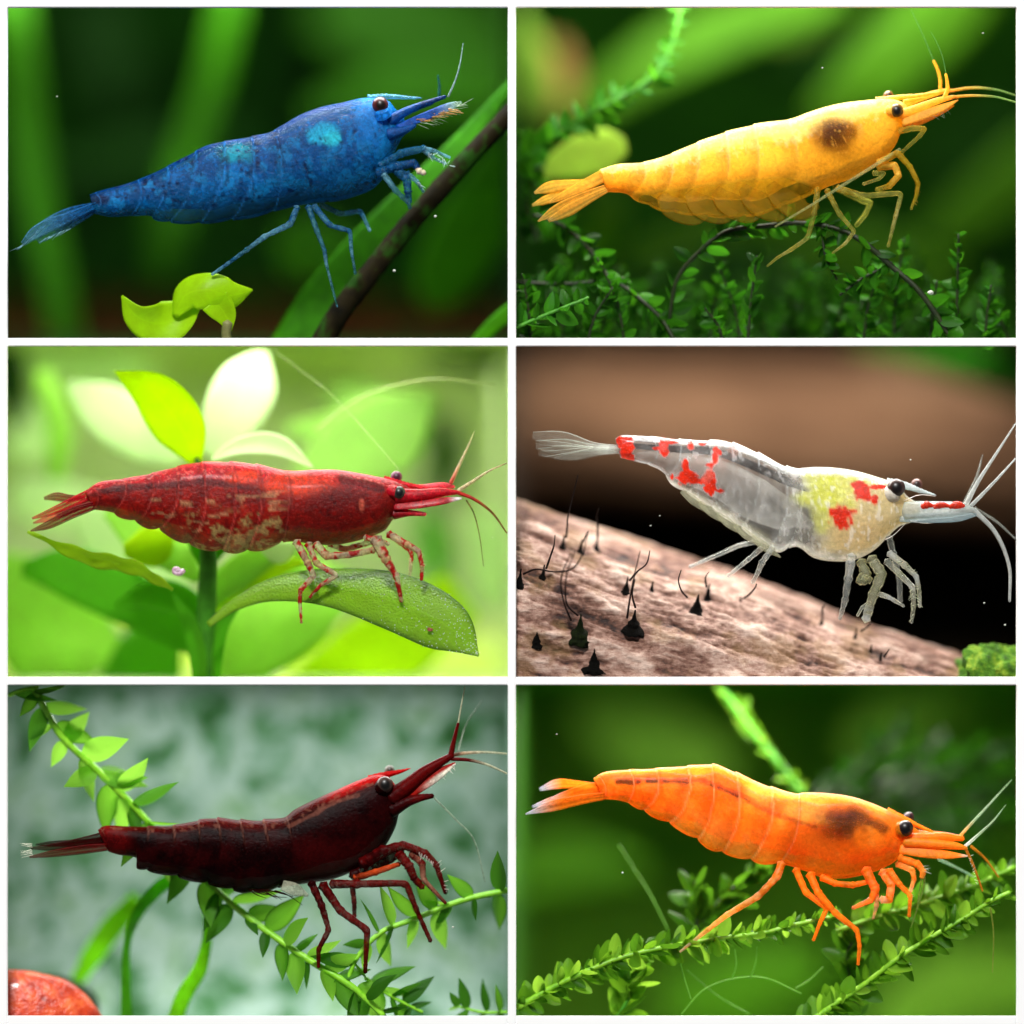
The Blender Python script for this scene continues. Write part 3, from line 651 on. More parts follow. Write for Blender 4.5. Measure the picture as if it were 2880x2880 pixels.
# ------------------------------------------------------------------ 3 cherry red shrimp
def shrimp_red():
    p = 3; CUR[0] = p; T = thing('red_shrimp', P(p, 1300, 930), 'bright cherry red shrimp with speckled legs standing on a broad glossy leaf', 'shrimp', 'six aquarium shrimps')
    M = shell_mat('red_shell', sss=0.0, glow=.35, radius=(1, .25, .12), rough=0.3, grain=0.45, speck=H4('#d85a4a'), speck_amt=0.30, coat=0.05, spec=.3, bump=0.9)
    rows = [(300, 560, 335, 632, 36), (360, 525, 390, 640, 50), (450, 512, 436, 656, 60), (540, 495, 524, 692, 76), (620, 475, 598, 716, 88), (700, 455, 690, 764, 98), (770, 447, 790, 786, 106), (860, 447, 880, 794, 112),
            (950, 455, 970, 786, 118), (1030, 472, 1060, 760, 122), (1100, 482, 1110, 756, 124), (1180, 478, 1200, 768, 126), (1270, 478, 1290, 765, 124), (1350, 490, 1370, 746, 118), (1420, 503, 1450, 716, 105), (1470, 514, 1486, 672, 86), (1520, 532, 1515, 644, 60), (1562, 552, 1545, 632, 32)]
    def colf(x, y, d, u, v):
        red, dark, oran, beige, pale = H('#b80c1c'), H('#6a0606'), H('#e83c08'), H('#a8965a'), H('#f07a70')
        n = fbm(x, y, d, 40, 4); c = mixcol(H('#9c1408'), dark, ss(.42, .62, n) * .6)
        band = ss(.30, .16, v + .12 * (n - .5)); c = mixcol(c, red, band)
        c = mixcol(c, pale, band * ss(.58, .66, fbm(x, y, d, 9, 2)) * .55)
        c = mixcol(c, H('#e83048'), np.exp(-((v - .03) / .05) ** 2) * .6)
        c = mixcol(c, H('#4a0508'), line_mask(x, y, [(370, 560), (480, 545), (600, 540), (760, 525), (900, 540), (985, 555)], 13, .5, .5, 2) * .8)
        c = mixcol(c, oran, np.maximum(blob(x, y, 910, 505, 70, 26, .3, .4, 3), blob(x, y, 1120, 535, 140, 40, .3, .5, 4)) * .85)
        c = mixcol(c, H('#5a0404'), blob(x, y, 1270, 620, 130, 70, .25, .5, 5) * .7)
        c = mixcol(c, H('#3c0306'), line_mask(x, y, [(1290, 510), (1340, 525), (1440, 548)], 16, .5, .4, 6) * .75)
        bm = ss(.52, .60, fbm(x * .8, y * 1.3, d, 46, 4)) * ss(600, 660, y) * ss(640, 760, x) * ss(1110, 1040, x)
        c = mixcol(c, beige, bm * .8)
        c = mixcol(c, H('#c8a070'), ss(.63, .67, fbm(x * .6, y * 2.0, d, 34, 3)) * ss(540, 580, y) * ss(480, 560, x) * ss(1110, 1040, x) * .5)
        c = mixcol(c, H('#6a2014'), ss(640, 740, y) * ss(1080, 1120, x) * ss(.42, .58, fbm(x, y, d, 12, 2)) * .75)
        c = mixcol(c, H('#8a0a06'), ss(.56, .64, fbm(x, y, d + 50, 18, 2)) * ss(560, 640, y) * .7)
        c = mixcol(c, H('#d86048'), blob(x, y, 1366, 615, 11, 24, .1, .3, 1) * .8)
        for b in (0.5, 2, 3.2, 4.4, 5.7, 7.0, 8.1, 9.6): c = mixcol(c, H('#4a0406'), np.exp(-((u - b - .12) / .06) ** 2) * .45); c = mixcol(c, H('#e06058'), np.exp(-((u - b) / .03) ** 2) * .4)
        c = mixcol(c, red, ss(1480, 1530, x)); return rgba(c, 1.0)
    body(p, T, rows, [0.5, 2, 3.2, 4.4, 5.7, 7.0, 8.1, 9.6], colf, M, scal=16, relief=.028, film=.86, core=.6)
    r1, r2, dk = np.r_[H('#c01024'), 1], np.r_[H('#e04050'), .9], np.r_[H('#7a0410'), 1]
    for mid, w, dd, cc in (([(325, 570), (250, 605), (170, 640), (96, 666)], [46, 42, 30, 8], -6, r1), ([(300, 585), (240, 588), (190, 582), (142, 588)], [14, 30, 36, 12], 26, dk),
                           ([(335, 615), (250, 645), (160, 690), (90, 714)], [36, 44, 34, 6], -30, dk), ([(330, 600), (230, 640), (150, 668), (100, 684)], [24, 32, 24, 6], 14, r2)):
        blade('tail_fan_blade', p, [(*q, dd) for q in mid], w, M, T, col=cc, thick=7, roll=18, cup=.15)
    be, rd, cl = np.r_[H('#c0a070'), .7], np.r_[H('#a81410'), 1], np.r_[H('#d0c8a8'), .45]
    def speckled(pts, r0, r1, n=7):
        tube('leg', p, pts, np.linspace(r0, r1, len(pts)) * .9, M, T, [be if i % 2 else cl for i in range(len(pts))], n=120, ns=14, sharp=True, wob=.4, spots=(rd, 20))
    for pts, a, b in (([(1115, 756, -50), (1160, 840, -70), (1182, 888, -70), (1130, 942, -60), (1128, 985, -50), (1134, 1068, -30)], 17, 6), ([(1160, 764, -40), (1190, 838, -60), (1272, 886, -60), (1210, 922, -50), (1166, 970, -30)], 16, 6),
                      ([(1190, 766, -40), (1232, 812, -66), (1320, 806, -80), (1412, 788, -80)], 18, 14), ([(1240, 762, 10), (1300, 786, 20), (1410, 755, 20)], 14, 12),
                      ([(1420, 745, -80), (1462, 826, -100), (1500, 886, -96), (1520, 986, -70)], 27, 7), ([(1470, 726, -70), (1545, 768, -90), (1586, 792, -92), (1600, 850, -90), (1597, 902, -80)], 17, 7),
                      ([(1480, 730, 20), (1560, 796, 30), (1552, 890, 30)], 13, 7), ([(1380, 740, -60), (1440, 752, -70), (1470, 765, -60)], 14, 9)):
        speckled(pts, a, b)
    rostrum(p, T, [(1450, 516), (1530, 535), (1600, 548), (1660, 552)], 26, M, np.r_[H('#d02030'), 1], teeth=16, tooth=4)
    tube('antennule_base', p, [(1500, 580, -50), (1590, 576, -56), (1670, 566, -54), (1738, 566, -50)], [36, 28, 22, 9], M, T, r1)
    tube('antennule_base', p, [(1520, 560, 24), (1600, 552, 26), (1680, 540, 24), (1722, 545, 20)], [30, 20, 16, 8], M, T, r2)
    blade('antennal_scale', p, [(1490, 620, -62), (1580, 612, -68), (1680, 598, -66), (1752, 588, -60)], [30, 36, 30, 8], M, T, col=lambda x, y, lv: mixcol(np.r_[H('#b01020'), 1][None], np.r_[H('#e8e0e8'), .7][None], ss(.72, .95, lv[:, 0])), thick=7, roll=25)
    tube('antenna_base', p, [(1490, 650, -40), (1550, 645, -50), (1612, 650, -50)], [24, 15, 9], M, T, [dk, r1, r2])
    pa = np.r_[H('#c8b890'), .75]
    antenna(p, T, [(1710, 530, 10), (1745, 455, 14), (1778, 385, 20), (1800, 330, 26)], 8, 1.5, M, [np.r_[H('#d04030'), 1], pa, pa, np.r_[H('#c8c890'), .3]])
    antenna(p, T, [(1738, 560, -40), (1800, 520, -44), (1860, 482, -48), (1926, 452, -50)], 8, 2, M, [pa, pa, pa, np.r_[H('#a89060'), .5]])
    antenna(p, T, [(1735, 566, -50), (1800, 592, -54), (1870, 645, -58), (1926, 722, -60)], 8, 3, M, [np.r_[H('#d02020'), 1], np.r_[H('#a02818'), 1], np.r_[H('#7a5020'), .9], np.r_[H('#7a6030'), .8]])
    antenna(p, T, [(1770, 596, 10), (1800, 650, 12), (1822, 740, 14), (1836, 850, 16)], 3.5, 1, M, np.r_[H('#7a6a28'), .7])
    antenna(p, T, [(1510, 478, 60), (1400, 350, 110), (1240, 180, 180), (1030, 20, 260)], 1.3, 1.1, M, np.r_[H('#e0e8b8'), .14])
    antenna(p, T, [(1880, 152, 200), (1650, 128, 250), (1450, 165, 290), (1300, 235, 320), (1200, 320, 340)], 1.4, 2.0, M, np.r_[H('#e8f0b0'), .25])
    eye(p, T, 1510, 567, 27, -80, H('#3a4038'), H('#04060a'), ME); eye(p, T, 1500, 506, 23, 52, H('#7a3058'), H('#3a1028'), ME)
    tube('eye_stalk', p, [(1475, 560, -56), (1500, 566, -70)], [26, 25], M, EYES[-1], r1)
    hairs(p, T, [[(1592 + 2 * math.sin(k), 800 + 9 * k, -92), (1612 - (k % 3) * 4, 802 + 9 * k, -96)] for k in range(9)], 1.4, M, np.r_[H('#e0d8b0'), .7])
shrimp_red()

# ------------------------------------------------------------------ 4 crystal shrimp
def shrimp_crystal():
    p = 4; CUR[0] = p; T = thing('crystal_shrimp', P(p, 1250, 1030), 'glass clear shrimp with orange red blotches and yellow head on the bark branch', 'shrimp', 'six aquarium shrimps')
    M = shell_mat('clear_shell', sss=0.0, glow=.3, radius=(1, .9, .8), rough=0.16, grain=0.20, speck=H4('#ffffff'), speck_amt=0.12, coat=0.25, spec=0.4, bump=0.9)
    rows = [(385, 358, 405, 432, 34), (420, 346, 465, 448, 46), (520, 350, 555, 475, 58), (620, 360, 600, 530, 70), (720, 365, 680, 580, 82), (800, 366, 760, 630, 92), (870, 385, 850, 690, 100), (950, 420, 930, 745, 108), (1030, 460, 1010, 792, 114),
            (1090, 472, 1085, 776, 118), (1160, 468, 1150, 818, 124), (1240, 472, 1230, 832, 126), (1320, 485, 1310, 825, 122), (1390, 505, 1380, 790, 112), (1440, 522, 1430, 742, 96), (1480, 545, 1475, 700, 72), (1510, 580, 1512, 686, 46), (1545, 604, 1545, 676, 26)]
    REDS = [(428, 395, 26, 54), (408, 372, 22, 24), (440, 430, 18, 20), (572, 392, 20, 42), (604, 368, 26, 12), (548, 396, 18, 8), (676, 384, 14, 18), (720, 378, 18, 7), (770, 432, 14, 36), (786, 412, 10, 14), (745, 460, 16, 10), (654, 462, 14, 34),
            (660, 508, 38, 34), (700, 522, 34, 14), (748, 534, 26, 46), (752, 490, 22, 16), (790, 560, 26, 8), (604, 505, 8, 14), (1335, 560, 34, 34), (1322, 536, 30, 16), (1400, 545, 44, 9), (1352, 582, 20, 24), (1385, 592, 14, 18), (1255, 665, 44, 44), (1290, 638, 34, 8), (1218, 640, 12, 20)]
    def colf(x, y, d, u, v):
        milk, grey = H('#d0d0cc'), H('#9c9c98'); n = fbm(x, y, d, 60, 4)
        c = mixcol(grey, milk, ss(.4, .65, n)); al = .06 + .12 * ss(.5, .7, n) + .06 * ss(.45, .85, v)
        al = al + .16 * ss(980, 1100, x); 
        stripe = line_mask(x, y, [(430, 372), (600, 388), (760, 390), (880, 425), (1040, 500)], 26, .3, .4, 8); c = mixcol(c, H('#3a3230'), stripe * .55); al = al + stripe * .2
        w = line_mask(x, y, [(440, 358), (620, 372), (800, 378), (900, 410), (1040, 470)], 7, .6, .5, 9); c = mixcol(c, H('#ffffff'), w * .9); al = al + .5 * w
        head = ss(1120, 1230, x + 50 * (n - .5)) * ss(835, 770, y); c = mixcol(c, H('#e6d29a'), head * .9); al = al + head * .36
        yel = np.maximum(blob(x, y, 1210, 560, 100, 86, .5, .4, 11), blob(x, y, 1150, 590, 70, 34, .5, .4, 12)); yel = np.maximum(yel, blob(x, y, 1330, 505, 120, 26, .4, .4, 13)); yel = np.maximum(yel, blob(x, y, 1180, 660, 40, 60, .5, .5, 14) * .7)
        c = mixcol(c, H('#c4cc24'), yel * .85); al = al + yel * .3
        c = mixcol(c, H('#eef09a'), yel * ss(.58, .68, fbm(x, y, d, 14, 2)) * .8)
        bm = blob(x, y, 1300, 720, 130, 70, .35, .5, 15) * ss(1180, 1260, x); c = mixcol(c, H('#e8c890'), bm * .7)
        low = ss(.80, .98, v) * ss(560, 640, x) * ss(1020, 960, x); c = mixcol(c, H('#c8c090'), low * .6); al = al + low * .25
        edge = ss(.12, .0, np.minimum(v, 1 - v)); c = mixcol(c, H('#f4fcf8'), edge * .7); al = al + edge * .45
        for b in (0.3, 2, 3.1, 4.3, 5.5, 6.8, 8.2, 9.1):
            g = np.exp(-((u - b) / .035) ** 2); g = g * ss(.35, .65, fbm(x, y, d, 40, 3)); c = mixcol(c, H('#f4fcff'), g * .6); al = al + g * .28
        fl = ss(.64, .68, fbm(x * 1.6, y * .8, d, 22, 2)) * ss(560, 700, x); c = mixcol(c, H('#ffffff'), fl * .5); al = al + fl * .12
        near = 0.35 + 0.65 * ss(30, -20, d)
        for k, (cx, cy, rx, ry) in enumerate(REDS):
            b = blob(x, y, cx, cy, rx, ry, .55, .16, 20 + k, 18) * near; c = mixcol(c, H('#dc2c10'), b); al = al * (1 - b) + b * 1.0
        for cx, cy in ((700, 445), (800, 455), (740, 500), (838, 405)):
            b = blob(x, y, cx, cy, 20, 28, .5, .4, cx, 20) * .35; c = mixcol(c, H('#d88878'), b); al = al + .15 * b
        return rgba(c, np.clip(al, .12, 1))
    body(p, T, rows, [0.3, 2, 3.1, 4.3, 5.5, 6.8, 8.2, 9.1], colf, M, scal=9, relief=.04)
    # gut and muscle seen through the clear shell
    M2 = shell_mat('clear_flesh', sss=0, glow=.5, rough=.6, grain=.3, coat=0, spec=.05, bump=.4, rim=.06)
    tube('inner_gut', p, [(440, 385, 0), (600, 398, 0), (760, 408, 0), (880, 448, 0), (1040, 520, 0), (1130, 560, 0)], [10, 13, 15, 16, 16, 6], M2, T, np.r_[H('#4a4240'), .8])
    tube('inner_muscle', p, [(450, 420, 0), (560, 440, 0), (680, 480, 0), (800, 520, 0), (920, 590, 0), (1040, 650, 0), (1130, 670, 0)], [8, 36, 60, 74, 84, 64, 4], M2, T, np.r_[H('#c0c0bc'), .16], ns=20)
    gl, gw = np.r_[H('#c8ccc0'), .16], np.r_[H('#e0e4dc'), .32]
    for mid, w, dd in (([(395, 395), (300, 390), (180, 362), (66, 346)], [26, 38, 66, 30], -16), ([(395, 400), (300, 398), (190, 390), (78, 382)], [26, 38, 64, 34], 0), ([(398, 404), (310, 406), (210, 412), (88, 410)], [24, 34, 64, 30], 14), ([(398, 406), (320, 412), (240, 424), (150, 434)], [22, 26, 34, 8], -10)):
        blade('tail_fan_blade', p, [(*q, dd) for q in mid], w, M, T, col=lambda x, y, lv: mixcol(gw[None], gl[None], ss(.1, .6, lv[:, 0])), thick=4, roll=15, cup=.12)
    hairs(p, T, [[(300, 392, -18), (180 - 6 * k, 352 + 9 * k, -22), (78 + 3 * k, 338 + 11 * k, -18)] for k in range(0, 9, 2)], 1.3, M, np.r_[H('#e8ece0'), .35])
    tube('antennule_base', p, [(1500, 640, -30), (1580, 636, -36), (1680, 632, -36), (1768, 636, -34)], [46, 42, 36, 14], M, T, np.r_[H('#c8d0cc'), .42], ns=16)
    tube('antennule_base', p, [(1520, 625, 30), (1620, 622, 32), (1752, 622, 30)], [30, 24, 10], M, T, gw)
    blade('antennal_scale', p, [(1480, 665, -50), (1580, 664, -56), (1700, 660, -54), (1776, 652, -48)], [30, 40, 40, 10], M, T, col=np.r_[H('#a8c0c4'), .32], thick=7, roll=20)
    for a, b in ((1565, 1606), (1612, 1668), (1672, 1728)):
        tube('red_stripe', p, [(a, 622, -66), ((a + b) / 2, 614, -68), (b, 618, -64)], [9, 15, 8], M, T, np.r_[H('#d83414'), .95], n=18, wob=1.0)
    rostrum(p, T, [(1430, 530), (1500, 540), (1560, 560), (1622, 578)], 36, M, np.r_[H('#d0dcdc'), .5], teeth=12, tooth=3)
    eye(p, T, 1467, 548, 37, -86, H('#3a2018'), H('#0a0404'), ME); eye(p, T, 1546, 535, 22, 40, H('#6a4038'), H('#2a1814'), ME)
    tube('eye_stalk', p, [(1440, 575, -60), (1462, 566, -72)], [34, 36], M, EYES[-1], np.r_[H('#f0e8d8'), .9])
    aw, af = np.r_[H('#c8ccc8'), .55], np.r_[H('#a0a49c'), .3]
    for pts, r0, r1, cs in (([(1735, 615, -30), (1785, 520, -34), (1850, 420, -38), (1926, 302, -42)], 10, 3, aw), ([(1755, 618, -34), (1850, 520, -40), (1926, 436, -44)], 8, 3, aw), ([(1765, 632, -34), (1850, 722, -40), (1902, 850, -44), (1904, 985, -46)], 10, 5, aw),
                            ([(1770, 628, 20), (1850, 676, 24), (1926, 744, 26)], 6, 3, af), ([(1730, 612, 20), (1776, 510, 24), (1800, 420, 28)], 9, 2, af)):
        antenna(p, T, pts, r0, r1, M, cs)
    hairs(p, T, [[(1425, 745, -70), (1470, 728, -76), (1498, 690, -70)], [(1520, 676, -60), (1570, 688, -62), (1632, 682, -60)], [(1500, 600, -50), (1560, 572, -50), (1620, 580, -46)]], 2.4, M, np.r_[H('#fff8f0'), .95])
    lg, lm, ly = np.r_[H('#a8b0ac'), .24], np.r_[H('#d8dcd8'), .42], np.r_[H('#a8ac88'), .34]
    for pts, r0, r1, cs in (([(945, 752, 30), (860, 770, 40), (790, 802, 40), (672, 852, 30)], 13, 8, [lg, lm, lg, lm]), ([(962, 768, 0), (900, 822, -10), (818, 888, 0)], 15, 8, [lm, lg, lm]), ([(990, 780, -40), (948, 838, -60), (936, 870, -56), (914, 912, -40)], 18, 10, [lm, lg, lm, lg]),
                            ([(1295, 810, -70), (1282, 900, -90), (1270, 980, -84), (1250, 1052, -60)], 26, 10, [lm, lg, lg, lm]), ([(1370, 820, -60), (1412, 880, -80), (1378, 960, -80), (1350, 1056, -60)], 30, 22, [ly, ly, ly, lm]),
                            ([(1330, 830, -50), (1350, 880, -60), (1330, 905, -56), (1362, 900, -60)], 26, 26, [ly] * 4), ([(1395, 955, -80), (1440, 970, -86), (1496, 1004, -80)], 15, 7, [ly, lm, lg]), ([(1365, 990, -70), (1335, 1010, -70), (1318, 1040, -64)], 12, 6, [ly, lg, lm]),
                            ([(1440, 800, -60), (1500, 846, -84), (1545, 890, -86), (1556, 950, -84), (1558, 1005, -80)], 18, 8, [lm, ly, lm, ly, lm]), ([(1430, 830, -50), (1480, 880, -60), (1530, 930, -66), (1535, 1000, -64), (1526, 1066, -60)], 20, 9, [lg, ly, lm, ly, lg]),
                            ([(1440, 740, -40), (1455, 800, 0), (1480, 900, 30), (1482, 985, 30)], 18, 12, [lg] * 4)):
        leg(p, T, pts, r0, r1, M, cs, wob=.5)
    hairs(p, T, [[(1470 + 8 * k, 830 + 6.4 * k, -80), (1484 + 8 * k, 828 + 6 * k, -88)] for k in range(9)] + [[(1540 + k, 900 + 12 * k, -84), (1556 + k, 906 + 12 * k, -86)] for k in range(9)] + [[(1530, 940 + 12 * k, -66), (1512 + k, 950 + 12 * k, -70)] for k in range(10)], 2, M, np.r_[H('#e0e8c8'), .8])
    for k in range(5):
        x = 640 + 68 * k; blade('swimmeret', p, [(x, 560 + 44 * k, -40), (x + 50, 600 + 44 * k, -46), (x + 110, 648 + 42 * k, -40)], [20, 34, 6], M, T, col=np.r_[H('#c0c0a0'), .3], thick=4, roll=10)
shrimp_crystal()

# ------------------------------------------------------------------ 5 dark red shrimp
def shrimp_dark():
    p = 5; CUR[0] = p; T = thing('dark_red_shrimp', P(p, 1300, 1080), 'blackish wine red shrimp with raised bright red rostrum over pointed green moss', 'shrimp', 'six aquarium shrimps')
    M = shell_mat('wine_shell', sss=0.0, glow=.25, radius=(1, .2, .1), rough=0.3, grain=0.35, speck=H4('#5a1010'), speck_amt=0.25, coat=0.0, spec=0.05, bump=0.5)
    rows = [(350, 558, 390, 642, 38), (385, 543, 430, 655, 50), (460, 545, 497, 668, 58), (540, 545, 505, 706, 68), (640, 542, 600, 728, 82), (735, 522, 720, 755, 94), (800, 513, 810, 775, 102), (880, 518, 900, 797, 110), (965, 522, 980, 796, 116),
            (1065, 510, 1085, 776, 122), (1110, 480, 1180, 762, 126), (1190, 440, 1260, 748, 128), (1270, 405, 1340, 716, 124), (1350, 370, 1400, 680, 116), (1420, 348, 1458, 620, 102), (1465, 352, 1496, 550, 80), (1492, 380, 1512, 490, 54), (1512, 405, 1526, 465, 26)]
    def colf(x, y, d, u, v):
        n = fbm(x, y, d, 60, 4); c = mixcol(H('#260304'), H('#100102'), ss(.35, .65, n))
        c = mixcol(c, H('#5a0a08'), ss(.20, .04, v) * .8)
        c = mixcol(c, H('#3a0506'), ss(1040, 1200, x) * ss(560, 640, y) * .8)
        c = mixcol(c, H('#1a0406'), line_mask(x, y, [(1100, 545), (1230, 490), (1360, 460), (1440, 430)], 34, .4, .6, 3) * .6)
        c = mixcol(c, H('#8a5040'), line_mask(x, y, [(1085, 545), (1180, 500), (1270, 450), (1350, 425)], 7, .7, .6, 4) * .5)
        c = mixcol(c, H('#c81414'), ss(1180, 1330, x) * ss(.14, .04, v) * .95)
        c = mixcol(c, H('#7a0e0c'), ss(520, 380, x) * .7); c = mixcol(c, H('#300406'), blob(x, y, 380, 600, 60, 30, .4, .4, 6) * .7)
        for b in (0.3, 3, 4, 5, 6.1, 7.2, 8.2, 9.2):
            c = mixcol(c, H('#a07060'), np.exp(-((u - b) / .03) ** 2) * ss(.40, .10, v) * .55)
        c = mixcol(c, H('#8c5a48'), ss(.58, .68, fbm(x, y, d, 16, 2)) * np.exp(-((v - .10) / .05) ** 2) * .5)
        return rgba(c, 1.0)
    body(p, T, rows, [0.3, 3, 4, 5, 6.1, 7.2, 8.2, 9.2], colf, M, scal=10, relief=.05, film=.9, core=.4)
    r1, r2, dk, org = np.r_[H('#600808'), .9], np.r_[H('#380506'), .95], np.r_[H('#240304'), 1], np.r_[H('#c0481c'), .95]
    for mid, w, dd, cc in (([(385, 590), (290, 608), (180, 625), (90, 630)], [60, 44, 30, 8], -6, r2), ([(385, 625), (290, 635), (180, 650), (86, 664)], [30, 36, 28, 8], -26, r1), ([(370, 600), (280, 610), (180, 612), (110, 616)], [24, 30, 24, 6], 20, dk)):
        blade('tail_fan_blade', p, [(*q, dd) for q in mid], w, M, T, col=cc, thick=8, roll=15, cup=.15)
    hairs(p, T, [[(96, 616 + 5 * k, -14), (54 + 3 * (k % 3), 612 + 7 * k, -10)] for k in range(10)], 1.8, M, np.r_[H('#f0f0e0'), .75])
    rostrum(p, T, [(1395, 368), (1450, 350), (1510, 336), (1556, 322)], 34, M, np.r_[H('#c81010'), 1], teeth=8, tooth=2, th=16)
    tube('antennule_base', p, [(1480, 440, -46), (1550, 385, -52), (1610, 335, -54), (1715, 272, -50)], [44, 34, 27, 15], M, T, [r2, r1, r1, r1])
    tube('antennule_base', p, [(1500, 430, 30), (1580, 360, 32), (1700, 280, 30)], [34, 24, 12], M, T, r2)
    blade('antennal_scale', p, [(1515, 440, -50), (1590, 392, -56), (1660, 345, -56), (1728, 302, -52)], [34, 46, 44, 10], M, T, col=lambda x, y, lv: mixcol(np.r_[H('#9a1810'), 1][None], np.r_[H('#f4f0dc'), .95][None], ss(.25, .75, lv[:, 0]) * ss(-.2, .5, lv[:, 1])), thick=7, roll=15)
    hairs(p, T, [[(1600 + 5 * k, 392 - 3.6 * k, -52), (1612 + 5 * k, 404 - 3.4 * k, -54)] for k in range(24)], 2.2, M, np.r_[H('#fcf8ec'), .9])
    tube('antenna_base', p, [(1480, 485, -50), (1540, 452, -58), (1590, 436, -60), (1640, 428, -56)], [34, 24, 18, 11], M, T, [dk, r2, r1, r2])
    gr = np.r_[H('#b8b89a'), .8]
    antenna(p, T, [(1708, 280, -50), (1722, 215, -52), (1738, 148, -54)], 12, 6, M, r1); antenna(p, T, [(1738, 150, -54), (1752, 70, -56), (1764, 8, -58)], 3.5, 2.2, M, gr)
    antenna(p, T, [(1716, 272, 20), (1760, 264, 22), (1840, 260, 24), (1926, 266, 26)], 8, 3.5, M, [r1, np.r_[H('#c0a080'), .9], gr, gr]); antenna(p, T, [(1712, 286, -50), (1780, 290, -54), (1850, 308, -58), (1926, 342, -60)], 8, 3.5, M, [r1, r1, gr, gr])
    antenna(p, T, [(1640, 430, -50), (1730, 520, -20), (1800, 600, 10), (1842, 760, 60)], 4, 2, M, np.r_[H('#a8b8a0'), .45])
    antenna(p, T, [(1735, 270, 40), (1770, 150, 80), (1830, 60, 120)], 3, 2, M, np.r_[H('#b0b8a8'), .35])
    eye(p, T, 1455, 385, 34, -92, H('#4a342c'), H('#080403'), ME); eye(p, T, 1474, 330, 20, 46, H('#7a7468'), H('#3a2820'), ME)
    tube('eye_stalk', p, [(1440, 400, -66), (1452, 388, -80)], [30, 30], M, EYES[-1], dk)
    for pts, r0, r1_, cs in (([(1172, 762, -50), (1212, 850, -70), (1240, 945, -74), (1200, 1020, -60), (1200, 1088, -40)], 21, 9, [dk, r2, r1, r2, r1]), ([(1215, 770, -60), (1285, 872, -80), (1388, 945, -84), (1384, 1020, -74), (1380, 1108, -50)], 25, 10, [dk, r1, r1, r1, r2]),
                             ([(1250, 768, -60), (1340, 768, -84), (1538, 764, -92), (1575, 862, -90), (1632, 988, -70)], 25, 10, [r2, r1, r1, r2, r1]), ([(1330, 776, 10), (1338, 840, 20), (1338, 892, 24)], 15, 11, [r2, r1, r1]),
                             ([(1370, 690, -60), (1450, 640, -86), (1528, 618, -100), (1612, 650, -104), (1652, 690, -104), (1690, 802, -94)], 34, 11, [dk, r2, r1, r1, r1, r2]), ([(1340, 745, -50), (1420, 722, -66), (1512, 690, -74)], 20, 13, [r2, org, org]),
                             ([(1510, 650, -90), (1550, 700, -100), (1568, 745, -100), (1600, 780, -96)], 27, 17, [r1, r1, r2, r1]), ([(1560, 650, -90), (1600, 690, -100), (1604, 750, -98), (1690, 842, -86)], 24, 8, [r1, r1, np.r_[H('#a87860'), .9], r1]), ([(1330, 735, -30), (1440, 690, -40), (1510, 650, -50)], 30, 24, [dk, r2, r2])):
        leg(p, T, pts, r0, r1_, M, cs, wob=.35)
    hairs(p, T, [[(1652 + 4.3 * k, 690 + 12 * k, -106), (1668 + 3.6 * k, 682 + 12 * k, -110)] for k in range(10)] + [[(1580 + 9 * k, 640 + 6 * k, -124), (1578 + 9 * k, 654 + 6 * k, -128)] for k in range(8)], 2, M, np.r_[H('#f0e8dc'), .9])
    hairs(p, T, [[(930 + 14 * k, 790, -60), (960 + 18 * k, 808, -66), (1000 + 20 * k, 822 + random.uniform(-8, 12), -60)] for k in range(8)], 4, M, dk, name='swimmeret_fringe')
    blade('swimmeret', p, [(1060, 772, -60), (1110, 790, -70), (1160, 812, -60)], [40, 50, 10], M, T, col=np.r_[H('#b0b09a'), .45], thick=4)
shrimp_dark()

